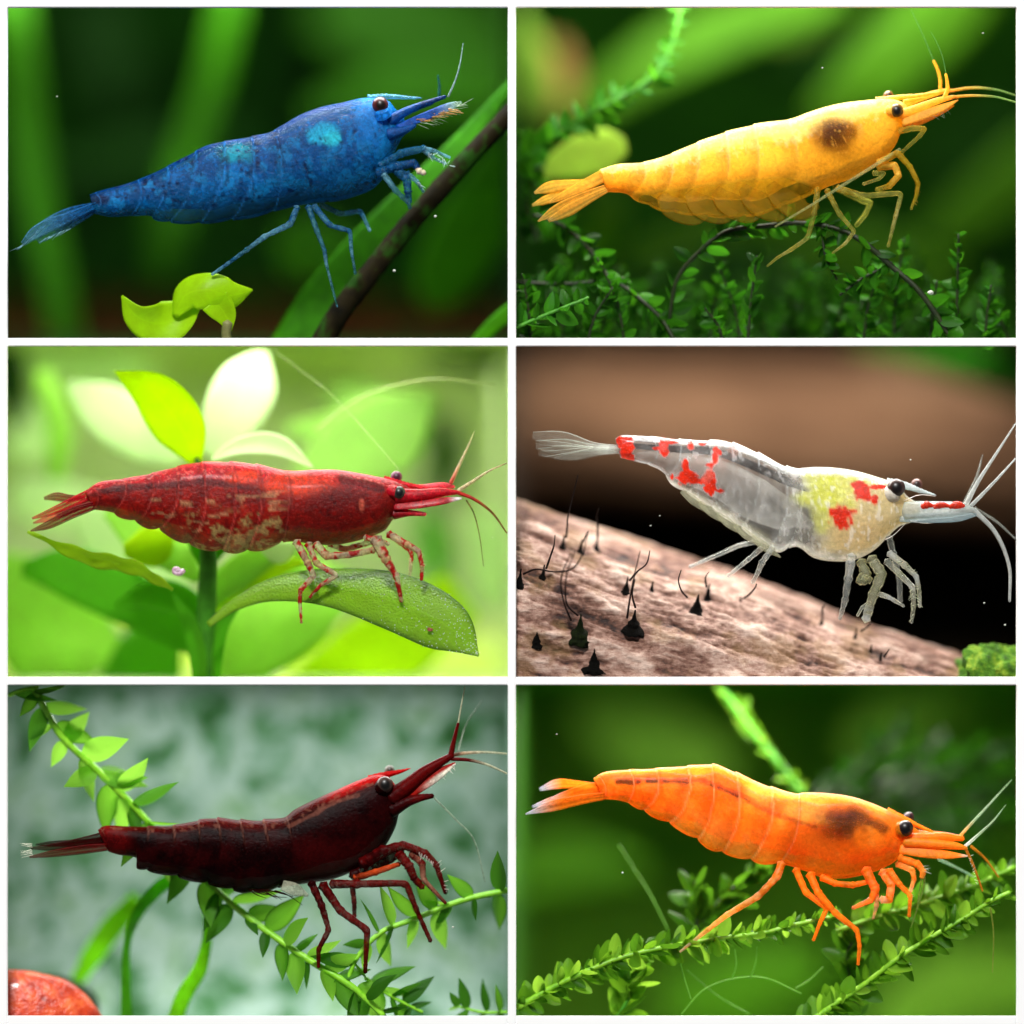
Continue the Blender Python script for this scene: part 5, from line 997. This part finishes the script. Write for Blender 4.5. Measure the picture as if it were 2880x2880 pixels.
for mid, w, m, lab in (([(780, 1010, 300), (860, 900, 320), (1040, 800, 360), (1230, 760, 400)], [40, 130, 130, 30], B3, 'fresh green leaf rising from the stem under the red shrimp belly'), ([(740, 900, 320), (640, 800, 360), (500, 700, 420), (380, 640, 460)], [40, 150, 170, 40], B3, 'fresh green leaf leaning away under the red shrimp abdomen'), ([(760, 1060, 280), (690, 990, 300), (560, 960, 330), (420, 1000, 360)], [30, 110, 120, 20], D3, 'short green leaf at the stem joint below the pink snail'),
                       ([(20, 420, 1500), (110, 330, 1500), (240, 300, 1500)], [120, 240, 120], W3, 'white blurred leaf above the red shrimp tail fan'), ([(1820, 640, 1500), (1880, 820, 1500), (1900, 1010, 1500)], [100, 200, 160], W3, 'white blurred leaf below the red shrimp feelers'), ([(20, 560, 1300), (200, 620, 1300), (420, 640, 1300)], [120, 200, 100], W3, 'white blurred leaf under the red shrimp tail'), ([(60, 60, 1700), (300, 60, 1700), (560, 120, 1700)], [120, 220, 120], W3, 'pale blurred leaf beyond the yellow green leaf tip'), ([(1250, 200, 1400), (1400, 260, 1400), (1560, 420, 1400)], [100, 200, 160], P3, 'soft blurred leaf behind the large pointed leaf'), ([(1150, 560, 900), (1330, 420, 920), (1500, 300, 950), (1640, 185, 980)], [180, 330, 300, 20], P3, 'large pointed leaf blurred behind the red shrimp head'), ([(-80, 900, 900), (120, 1040, 900), (300, 1300, 920)], [260, 430, 420], B3, 'large rounded leaf low beside the plant stem'),
                       ([(740, 1180, 480), (520, 1000, 520), (250, 880, 560), (60, 860, 600)], [60, 210, 200, 60], D3, 'deep green leaf reaching from the stem under the olive leaf'), ([(840, 1330, 650), (960, 1130, 660), (1150, 980, 690), (1330, 920, 700)], [120, 330, 330, 120], B3, 'green leaf with pale midrib under the sparkling leaf'),
                       ([(1120, 1360, 1000), (1450, 1170, 1000), (1760, 960, 1000)], [200, 330, 200], Y3, 'yellow green blurred leaf below the sparkling leaf tip'), ([(280, 640, 800), (460, 790, 800), (720, 900, 800)], [120, 260, 120], W3, 'pale blurred leaf behind the olive leaf'),
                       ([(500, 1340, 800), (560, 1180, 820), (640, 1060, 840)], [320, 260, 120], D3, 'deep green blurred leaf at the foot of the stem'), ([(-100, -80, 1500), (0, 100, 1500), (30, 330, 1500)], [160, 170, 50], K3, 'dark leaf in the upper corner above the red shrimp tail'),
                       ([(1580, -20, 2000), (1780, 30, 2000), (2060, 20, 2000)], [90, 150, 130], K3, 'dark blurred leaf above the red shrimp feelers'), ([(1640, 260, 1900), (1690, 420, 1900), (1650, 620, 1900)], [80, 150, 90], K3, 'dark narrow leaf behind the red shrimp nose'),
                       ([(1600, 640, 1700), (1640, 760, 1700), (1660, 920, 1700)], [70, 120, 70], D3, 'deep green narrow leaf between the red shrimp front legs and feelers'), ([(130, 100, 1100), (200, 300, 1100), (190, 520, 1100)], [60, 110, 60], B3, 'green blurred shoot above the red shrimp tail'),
                       ([(1080, 330, 1000), (1350, 300, 1000), (1650, 210, 1000)], [60, 120, 60], P3, 'olive blurred leaf beneath the long arched feeler')):
    big_leaf('blurred_leaf', 3, mid, w, m, lab, 'leaf', g3)
def snail(p, x, y, r, d, cols, label):
    T = []; n = 60; t = np.linspace(0, 4.2 * np.pi, n); rr = r * .62 * np.exp(-.16 * t)
    pts = np.stack([x + rr * np.cos(t), y + rr * np.sin(t) * .8, d - r * .12 * t / 3], 1); v, f = tube_geo(Pn(p, pts), np.maximum(rr * .62, 1) * U, 12)
    return tag(mesh('snail', v, f, solid_mat(label.split()[0] + '_snail_shell', [(.3, H4(cols[0])), (.7, H4(cols[1]))], scale=12, rough=.15, coat=.8)), label, 'snail')
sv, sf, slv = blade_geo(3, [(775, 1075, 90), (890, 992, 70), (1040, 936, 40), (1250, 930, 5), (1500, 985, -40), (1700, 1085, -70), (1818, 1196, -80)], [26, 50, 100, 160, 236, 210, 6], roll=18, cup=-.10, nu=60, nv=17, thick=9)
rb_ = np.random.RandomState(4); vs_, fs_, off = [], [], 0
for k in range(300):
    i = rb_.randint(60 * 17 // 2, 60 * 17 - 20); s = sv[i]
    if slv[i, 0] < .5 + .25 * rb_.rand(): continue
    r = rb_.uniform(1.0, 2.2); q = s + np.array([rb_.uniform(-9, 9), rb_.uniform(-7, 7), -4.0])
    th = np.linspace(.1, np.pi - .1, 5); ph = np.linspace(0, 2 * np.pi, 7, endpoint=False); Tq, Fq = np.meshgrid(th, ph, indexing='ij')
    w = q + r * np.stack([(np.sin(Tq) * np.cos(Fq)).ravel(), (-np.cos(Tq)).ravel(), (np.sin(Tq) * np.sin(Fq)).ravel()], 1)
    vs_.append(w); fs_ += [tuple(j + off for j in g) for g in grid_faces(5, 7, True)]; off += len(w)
mesh('sparkle_dots', Pn(3, np.vstack(vs_)), fs_, solid_mat('sparkle_white', [(.3, H4('#d8e4c0')), (.7, H4('#f8fcf0'))], scale=20, rough=.1, bump=0, spec=.8, coat=.5), T, kind='stuff')  # tiny white balls added as the glints on the sparkling leaf
snail(3, 655, 865, 34, 30, ('#a8688c', '#f0d8e8'), 'pearly pink round snail on the deep green leaf'); snail(3, 1628, 1092, 15, -95, ('#6a2418', '#b06048'), 'tiny rust brown snail on the sparkling leaf')
bank('pale_lime_bed', 3, 1330, 1120, 900, 5200, solid_mat('lime_bed', [(.3, H4('#7aa020')), (.6, H4('#b8cc50')), (.8, H4('#dce4a0'))], scale=300, rough=.9, spec=.03), 60, 400)  # bed mottled in pale lime tones

# ---- panel 4
CUR[0] = 4
def bark_tube(name, p, a, b, r, amp, sc, mat, label, cat, nu=260, nv=150, arc=None):
    a, b = np.array(a, float), np.array(b, float); ax = b - a; L = np.linalg.norm(ax); ax /= L
    e1 = np.cross(ax, [0, 0, 1.0]); e1 /= np.linalg.norm(e1); e2 = np.cross(ax, e1); v = []
    t = np.linspace(0, 1, nu); ph = np.linspace(0, 2 * np.pi, nv, endpoint=False) if arc is None else np.linspace(*arc, nv)
    Tm, Pm = np.meshgrid(t, ph, indexing='ij'); s = (Tm * L).ravel(); q = Pm.ravel()
    cx, cy = np.cos(q), np.sin(q)
    n1 = fbm(s * .35, cx * r, cy * r, sc, 5) - .5; n2 = fbm(s * .18, cx * r * 1.4, cy * r * 1.4, sc * .35, 4); n2 = -np.abs(n2 - .5) * 2
    big = fbm(s * .5, cx * r * .5, cy * r * .5, sc * 4, 3) - .5
    rad = r + amp * (n1 * 1.3 + n2 * .7 + big * 2.2)
    v = a + np.outer(s, ax) + (rad * cx)[:, None] * e1 + (rad * cy)[:, None] * e2
    hgt = np.clip(.52 + n1 * 1.5 + n2 * .5 + .1, 0, 1)
    o = mesh(name, Pn(p, v), grid_faces(nu, nv, arc is None), mat, cols=np.stack([hgt] * 3, 1)); return tag(o, label, cat)
def bark_mat():
    m, t, out = nt('pink_brown_bark'); at = N(t, 'ShaderNodeAttribute', attribute_name='Col'); n1 = noise(t, PX / 26, 6, .7); n2 = noise(t, PX / 160, 3)
    co = N(t, 'ShaderNodeTexCoord'); mp = N(t, 'ShaderNodeMapping'); mp.inputs['Rotation'].default_value = (0, math.radians(-20), 0); mp.inputs['Scale'].default_value = (1, 1, 4); t.links.new(co.outputs['Object'], mp.inputs[0])
    n3 = N(t, 'ShaderNodeTexNoise', i_Scale=PX / 70, i_Detail=5, i_Roughness=.7); t.links.new(mp.outputs[0], n3.inputs['Vector'])
    r = ramp(t, [(.30, H4('#241009')), (.44, H4('#6c4636')), (.57, H4('#9c7868')), (.76, H4('#ccb0a0'))])
    f = math_(t, 'ADD', math_(t, 'MULTIPLY', at.outputs['Fac'], .50), math_(t, 'MULTIPLY', math_(t, 'ADD', n3.outputs['Fac'], math_(t, 'SUBTRACT', n1.outputs['Fac'], .5)), .55)); t.links.new(f, r.inputs[0])
    r2 = ramp(t, [(.52, (0, 0, 0, 1)), (.62, (1, 1, 1, 1))]); t.links.new(n2.outputs['Fac'], r2.inputs[0])
    c = mixc(t, 'MIX', math_(t, 'MULTIPLY', r2.outputs[0], .35), r.outputs[0], H4('#8a6a34'))
    r4 = ramp(t, [(.30, (1, 1, 1, 1)), (.36, (0, 0, 0, 1))]); t.links.new(n3.outputs['Fac'], r4.inputs[0]); c = mixc(t, 'MIX', math_(t, 'MULTIPLY', r4.outputs[0], .8), c, H4('#5a1818'))
    b = N(t, 'ShaderNodeBsdfPrincipled', i_Roughness=.6); t.links.new(c, b.inputs['Base Color'])
    bp = N(t, 'ShaderNodeBump', i_Strength=1.0, i_Distance=16 * U); t.links.new(f, bp.inputs['Height']); t.links.new(bp.outputs[0], b.inputs['Normal']); t.links.new(b.outputs[0], out.inputs[0]); return m
bark_tube('bark_branch', 4, (-700, 889, 420), (2200, 1875, 420), 500, 34, 62, bark_mat(), 'rough pinkish brown bark branch carrying the clear shrimp', 'branch', nu=640, nv=190, arc=(-.6, 2.7))
bark_tube('driftwood_log', 4, (-60, 110, 3700), (2600, 330, 3700), 430, 40, 300, solid_mat('driftwood_brown', [(.3, H4('#6a4e3c')), (.5, H4('#8e6c54')), (.7, H4('#a8866c'))], scale=300, rough=.8, stretch=(.3, 1, 1), spec=.1), 'large smooth brown driftwood log blurred behind the clear shrimp', 'log', nu=90, nv=80)
big_leaf('green_leaf', 4, [(900, -150, 1900), (1500, -90, 1900), (1950, -20, 1900), (2300, 50, 1900)], [80, 300, 460, 480], leafm('log_leaf', '#1e5808', '#28700a', vstr=.1), 'green blurred leaf hanging over the driftwood log end', 'leaf')
MK = solid_mat('black_algae', [(.3, H4('#030302')), (.7, H4('#0c0a06'))], scale=12, rough=.9, bump=1, bdist=10, spec=.1); MKr = solid_mat('dark_stalk', [(.3, H4('#0a0605')), (.7, H4('#22100c'))], scale=20, rough=.7, spec=.15); MKg = solid_mat('tuft_green', [(.3, H4('#060804')), (.7, H4('#182208'))], scale=15, rough=.9, spec=.1)
AX = np.array([2900, 986.0]) ; AX /= np.linalg.norm(AX)
def bark_depth(x, y):
    """front depth of the branch's face at a traced point"""
    q = np.array([x + 700, y - 889.0]); off = q @ np.array([-AX[1], AX[0]]) ; off = max(-496, min(496, off)); return 420 - math.sqrt(500 ** 2 - off ** 2)
def tuft(x, y, w, h, stalks, label, mat=MK):
    w, h = w * .72, h * .8
    d = bark_depth(x, y) + 6; T = thing('algae_tuft', P(4, x, y, d), label, 'algae', 'dark algae tufts on the bark branch')
    n = 22; k = np.linspace(0, 1, n); prof = w * (.95 * (1 - k) ** 2.8) + w * .24 * (1 - k) + 2.5
    off = np.array([x + 700, y - 889.0]) @ np.array([-AX[1], AX[0]]) / 500; off = max(-.98, min(.98, off)); nv_ = np.array([-AX[1] * off, AX[0] * off, -math.sqrt(1 - off * off)])
    up = nv_ * .55 + np.array([0.05, -.75, 0]); up /= np.linalg.norm(up); pts = np.array([x, y, d]) - nv_ * 30 + np.outer(k * (h + 34), up)
    nn = fbm(pts[:, 0] + x, pts[:, 1], pts[:, 2], 12, 2)
    v, f = tube_geo(Pn(4, pts), prof * (.7 + .6 * nn) * U, 20); q = fbm(v[:, 0] / U, v[:, 2] / U, v[:, 1] / U, 11, 4) - .5
    v = v + (v - v.mean(0)) * (q * .55)[:, None]; mesh('mound', v, f, mat, T)
    for s in stalks:
        s = [(px, py, d - 20 - 34 * i) for i, (px, py) in enumerate(s)]; tube('stalk', 4, s, np.linspace(4.4, 2.0, len(s)), MKr, T, n=26, ns=6, wob=.5)
for a in ((185, 775, 30, 44, [[(195, 740), (200, 690), (203, 655), (240, 500)]], 'black cone tuft with one thin faint hair on the branch ridge'),
          (315, 778, 30, 40, [[(316, 745), (316, 690), (312, 655), (322, 625)]], 'black cone tuft with a kinked hair on the branch ridge'),
          (255, 785, 28, 40, [[(262, 755), (274, 730), (280, 715)]], 'small leaning black tuft between two ridge tufts'),
          (110, 880, 24, 30, [[(118, 860), (135, 810), (148, 770), (152, 730)]], 'low black tuft with an upright hair on pale bark'),
          (15, 930, 40, 70, [[(30, 880), (80, 862), (150, 872), (215, 862), (250, 820), (268, 770), (275, 722)]], 'black tuft at the branch end with a long wandering hair'),
          (245, 1130, 66, 110, [[(215, 1060), (190, 1000), (175, 930), (182, 870), (215, 800)], [(240, 1040), (200, 1000), (192, 940), (200, 870), (230, 790)]], 'wide green black tuft with two tall bowed hairs'),
          (430, 935, 26, 40, [[(440, 905), (470, 870), (505, 840), (518, 790)]], 'black tuft with a hooked hair bending uphill'),
          (455, 1090, 54, 80, [[(430, 1050), (440, 980), (455, 900), (480, 790)], [(462, 1010), (450, 960), (460, 900)]], 'dark brown tuft with paired hairs in shadowed bark'),
          (528, 940, 20, 24, [], 'tiny bare black knob on pale bark'),
          (700, 1020, 62, 64, [[(662, 970), (640, 945), (628, 905), (638, 865)]], 'broad black tuft with a curling hair'),
          (742, 975, 34, 60, [[(736, 930), (732, 895), (745, 872)]], 'tall pointed black tuft growing from the broad one'),
          (868, 1000, 22, 30, [[(878, 975), (905, 955), (925, 930), (928, 918)]], 'small black tuft with a hair bent toward the shrimp'),
          (1182, 1075, 24, 50, [[(1184, 1035), (1182, 1015), (1190, 1000)]], 'narrow black spike tuft below the clear shrimp claws'),
          (1312, 1130, 26, 40, [[(1330, 1100), (1355, 1085), (1370, 1070)]], 'small black tuft with a short forward hair'),
          (1372, 1180, 18, 24, [], 'bare dark knob low on the branch'), (1408, 1225, 28, 40, [[(1420, 1200), (1440, 1170)]], 'dark fuzzy knob beside the green moss clump'), (300, 1240, 60, 60, [], 'dark shaggy mound low on the branch'), (80, 1150, 40, 30, [], 'flat dark patch tuft near the branch end')):
    tuft(*a, mat=MKg if 'green black' in a[5] else MK)
def cushion(name, p, cx, cy, rx, ry, d, rd, mat, label, cat, bump=.25, sc=40):
    nu, nv = 60, 90; th = np.linspace(0.02, np.pi - .02, nu); ph = np.linspace(0, 2 * np.pi, nv, endpoint=False); Tm, Fm = np.meshgrid(th, ph, indexing='ij')
    l = np.stack([(np.sin(Tm) * np.cos(Fm)).ravel(), (-np.cos(Tm)).ravel(), (np.sin(Tm) * np.sin(Fm)).ravel()], 1)
    k = 1 + bump * (fbm(l[:, 0] * rx, l[:, 1] * ry, l[:, 2] * rd, sc, 4) - .5); v = np.array([cx, cy, d]) + l * np.array([rx, ry, rd]) * k[:, None]
    return tag(mesh(name, Pn(p, v), grid_faces(nu, nv, True), mat), label, cat)
cushion('moss_clump', 4, 1850, 1300, 165, 150, 150, 130, solid_mat('lime_moss', [(.3, H4('#1c3008')), (.5, H4('#4a7a12')), (.75, H4('#96a82c'))], scale=50, rough=.9, bump=1, bdist=14), 'bushy yellow green moss clump at the end of the bark branch', 'moss', .7, 45)
bank('dark_bed', 4, 1330, 1180, 900, 5200, solid_mat('dark_bed', [(.3, H4('#0c0a06')), (.7, H4('#201a10'))], scale=200, rough=.9, spec=.03), 40, 300)

# ---- panel 5
CUR[0] = 5
SM5 = solid_mat('lime_stem', [(.3, H4('#6ab818')), (.7, H4('#98dc34'))], scale=30, rough=.4)
L5 = [moss_leaf_mesh('pointed_moss_leaf_green', leafm('moss_point_green', '#48821e', '#84c834', trans=.55, vstr=.3, scale=25, edge=H4('#2c5c14')), .15, width=.46), moss_leaf_mesh('pointed_moss_leaf_lime', leafm('moss_point_lime', '#68a428', '#a4e44c', trans=.55, vstr=.3, scale=25), .2, width=.5), moss_leaf_mesh('pointed_moss_leaf_dark', leafm('moss_point_dark', '#2c5c14', '#549424', trans=.5, vstr=.3, scale=25), .15, width=.42)]
gm5 = 'pointed moss stems around the dark red shrimp'
moss('pointed_moss', 5, [(100, 10, 70), (150, 100, 75), (215, 205, 80), (345, 328, 95), (470, 450, 105), (560, 548, 115), (660, 645, 140), (790, 775, 110), (950, 912, 70), (1150, 1052, 20), (1310, 1150, -10), (1400, 1225, -10), (1450, 1275, -10)], 14, 13, SM5, L5, 74, 182, 'long lime moss stem crossing behind the dark red shrimp', gm5, ang=62, taper=0, plane=.5)
moss('pointed_moss', 5, [(1926, 792, 60), (1750, 832, 50), (1560, 906, 40), (1440, 955, 20), (1350, 1050, 0), (1310, 1145, -5)], 12, 9, SM5, L5, 74, 167, 'lime moss side stem under the dark red shrimp claws', gm5, ang=60, taper=0, plane=.5)
moss('pointed_moss', 5, [(1380, 1130, 40), (1480, 1200, 50), (1600, 1262, 60)], 8, 6, SM5, L5, 52, 159, 'short moss tip low beside the crossing stems', gm5, ang=55)
moss('pointed_moss', 5, [(1926, 1262, 120), (1830, 1262, 120), (1740, 1240, 120)], 7, 5, SM5, L5, 55, 145, 'lime moss tip low at the side wall', gm5, ang=55)
moss('pointed_moss', 5, [(8, 40, 60), (60, 20, 60), (120, 8, 64)], 9, 8, SM5, L5, 48, 145, 'lime moss tip above the long crossing stem', gm5, ang=55)
GB5 = leafm('lime_ribbon', '#7cc818', '#b0f030', trans=.5, vstr=.2, scale=80); GB5d = leafm('green_ribbon', '#4c9818', '#7cd028', trans=.45, vstr=.2, scale=80)
g5 = 'curved ribbon leaves under the dark red shrimp tail'
big_leaf('ribbon_leaf', 5, [(690, 735, 230), (600, 770, 240), (510, 870, 250), (464, 990, 250), (458, 1140, 250), (462, 1330, 240)], [30, 56, 62, 54, 54, 56], GB5d, 'arching green ribbon leaf bending down from the shrimp belly', 'leaf', g5, rolls=[10, 20, 45, 60, 45, 30])
big_leaf('ribbon_leaf', 5, [(755, 800, 230), (772, 950, 240), (745, 1090, 240), (680, 1200, 240), (630, 1340, 240)], [24, 44, 56, 62, 62], GB5, 'lime ribbon leaf curving down beside the arching one', 'leaf', g5, rolls=[30, 40, 20, 10, 10])
big_leaf('ribbon_leaf', 5, [(505, 825, 620), (410, 930, 640), (330, 1040, 650), (265, 1150, 660)], [70, 92, 80, 50], GB5, 'pale lime blurred ribbon leaf behind the arching one', 'leaf', g5)
def wrinkle_red():
    return solid_mat('wrinkled_orange_skin', [(.3, H4('#8a1c08')), (.5, H4('#c83c14')), (.72, H4('#e87038'))], scale=60, rough=.35, bump=.6, bdist=10, coat=.3)
cushion('orange_snail_foot', 5, 40, 1440, 375, 345, 150, 110, wrinkle_red(), 'smooth rounded orange red lump under the blurred ribbon leaf', 'snail', .06, 90)
cushion('shade_lump', 5, 170, 1250, 190, 130, 500, 150, solid_mat('shade_dark_green', [(.3, H4('#0c140c')), (.7, H4('#1e3420'))], scale=80), 'dark green lump standing in for shade behind the orange red lump', 'shade', .2, 80)  # dark lump added in place of the shade behind the orange one

# ---- panel 6
CUR[0] = 6
SM6 = solid_mat('feather_stem', [(.3, H4('#5c9c14')), (.7, H4('#94cc2c'))], scale=30, rough=.4)
L6 = [moss_leaf_mesh('feather_leaf_green', leafm('feather_green', '#4c7818', '#78ac24', trans=.5, vstr=.2, scale=25, rough=.25), .95, width=.6), moss_leaf_mesh('feather_leaf_light', leafm('feather_light', '#6c9828', '#98c83c', trans=.5, vstr=.2, scale=25, rough=.22), .95, width=.58), moss_leaf_mesh('feather_leaf_dark', leafm('feather_dark', '#345c10', '#588c1c', trans=.5, vstr=.2, scale=25, rough=.25), .9, width=.55)]
gm6 = 'feathery moss fronds under the orange shrimp'
moss('feather_moss', 6, [(5, 1245, 20), (120, 1180, 10), (240, 1120, 0), (430, 1045, 0), (700, 990, 0), (950, 957, 10), (1100, 920, 20), (1240, 892, 30)], 13, 8, SM6, L6, 19, 86, 'long feathery moss frond under the orange shrimp hind foot', gm6, ang=62, jitter=9, plane=.55)
moss('feather_moss', 6, [(1110, 1320, 20), (1230, 1230, 20), (1350, 1150, 10), (1480, 1050, 0), (1600, 975, 0), (1720, 905, 0), (1830, 835, 0), (1905, 800, 0)], 12, 9, SM6, L6, 21, 93, 'rising feathery moss frond beyond the orange shrimp front feet', gm6, ang=62, jitter=9, plane=.55)
moss('feather_moss', 6, [(1240, 950, 110), (1380, 900, 100), (1560, 845, 100), (1750, 780, 120), (1926, 700, 150)], 11, 9, SM6, L6, 21, 91, 'feathery moss frond right under the orange shrimp mouthparts', gm6, ang=62, jitter=9, plane=.55)
moss('feather_moss', 6, [(1320, 1290, 180), (1300, 1160, 150), (1280, 1040, 130), (1330, 930, 120)], 10, 7, SM2, L6[2:], 26, 117, 'dark upright moss shoot between two feathery fronds', gm6, ang=40)
moss('feather_moss', 6, [(380, 1300, 90), (440, 1200, 80), (470, 1090, 60)], 9, 6, SM2g, L6, 24, 117, 'short broad moss shoot under the long feathery frond', gm6, ang=50)
moss('feather_moss', 6, [(700, 960, 210), (700, 860, 210), (690, 760, 210)], 9, 5, SM2, L6[2:], 28, 125, 'dark blurred moss sprig below the orange shrimp belly', gm6, ang=35)
moss('feather_moss', 6, [(720, 920, 210), (820, 800, 210), (940, 720, 210)], 9, 5, SM2, L6[2:], 30, 117, 'dark leaning moss sprig below the orange shrimp belly', gm6, ang=40)
moss('feather_moss', 6, [(1105, 420, 560), (1010, 300, 560), (920, 185, 560), (840, 75, 560), (770, -5, 560)], 15, 12, SM2g, L6[:2], 32, 61, 'blurred green stem rising behind the orange shrimp back', gm6, ang=40, taper=0)
DK6 = [moss_leaf_mesh('spray_leaf_dark', leafm('spray_dark', '#183808', '#24500c', trans=.4, vstr=.2, scale=25, rough=.5), .5, width=.42)]
for k, (x0, y0, x1, y1, d) in enumerate(((1150, 470, 1500, 160, 1000), (1300, 440, 1650, 210, 1100), (1450, 420, 1900, 240, 1200), (1400, 470, 1926, 400, 1150), (1500, 560, 1920, 500, 1300))):
    moss('feather_moss', 6, [(x0, y0, d), ((x0 + x1) / 2, (y0 + y1) / 2 + 10, d), (x1, y1, d)], 12, 8, SM2, DK6, 40, 140, ['dark low moss spray springing from the orange shrimp back', 'dark moss spray leaning toward the pale lime leaf', 'dark moss spray reaching to the side wall', 'dark level moss spray above the orange shrimp nose', 'lowest dark moss spray behind the orange shrimp feelers'][k], 'blurred moss sprays above the orange shrimp head', ang=45, taper=.3)
G6l = leafm('background_lime', '#6c9c2c', '#80b034', trans=.4, vstr=.05, rough=.6, scale=200)
for mid, w, m, lab in (([(250, 60, 2400), (500, 200, 2400), (820, 330, 2400)], [160, 330, 160], G6l, 'pale lime blurred leaf above the orange shrimp tail'), ([(1290, 260, 2500), (1500, 120, 2500), (1720, -80, 2500)], [120, 280, 260], G6l, 'pale lime blurred leaf above the dark moss sprays'),
                       ([(-80, 760, 2400), (150, 680, 2400), (480, 700, 2400)], [160, 220, 60], G2, 'green blurred leaf under the orange shrimp tail'), ([(1380, 1330, 2200), (1650, 1200, 2200), (2020, 1150, 2200)], [160, 300, 240], G6l, 'pale lime blurred leaf under the rising frond'),
                       ([(560, 1250, 2300), (900, 1150, 2300), (1180, 1080, 2300)], [160, 300, 120], G2, 'green blurred leaf under the long feathery frond')):
    big_leaf('background_leaf', 6, mid, w, m, lab, 'leaf', 'blurred leaves behind the orange shrimp')
MT = leafm('thread_green', '#6a9c3c', '#88b850')
for pts in ([(400, 620, 300), (450, 700, 280), (520, 810, 250), (590, 950, 200)], [(640, 1270, 60), (720, 1180, 60), (830, 1135, 60), (960, 1130, 60), (1100, 1190, 60)], [(625, 1040, 20), (650, 1130, 20), (675, 1210, 20)], [(845, 1020, 40), (850, 1080, 40), (835, 1130, 60)], [(930, 1010, 40), (925, 1070, 40), (905, 1130, 60)], [(1080, 1170, 90), (1130, 1140, 90), (1185, 1090, 90)], [(660, 1100, 120), (780, 1200, 120), (900, 1270, 120)]):
    tag(tube('algae_thread', 6, pts, 3.0, MT, n=30, ns=5), 'fine pale green algae thread hanging about the long feathery frond', 'algae', 'algae threads below the orange shrimp')
CUR[0] = 0
# small bright specks drifting in the water
MS = solid_mat('pale_speck', [(.3, H4('#a8b0a0')), (.7, H4('#e8ece0'))], scale=5)
for p, x, y, r in ((1, 1492, 1016, 9), (1, 1650, 806, 8), (1, 192, 344, 5), (2, 1182, 234, 4), (2, 1802, 100, 5), (2, 1600, 1100, 16), (4, 1522, 440, 5), (4, 1806, 992, 5), (4, 1886, 1076, 6), (4, 520, 694, 4), (4, 556, 656, 4), (6, 412, 724, 6), (6, 158, 190, 4), (5, 1718, 934, 7), (3, 1870, 740, 4)):
    l = cushion('debris_speck', p, x, y, r * .7, r * .5, -10, r * .6, MS, 'pale speck of debris drifting in the water near the %s shrimp' % ['', 'blue', 'yellow', 'red', 'clear', 'dark red', 'orange'][p], 'debris', .8, 6); l['group'] = 'drifting debris specks'
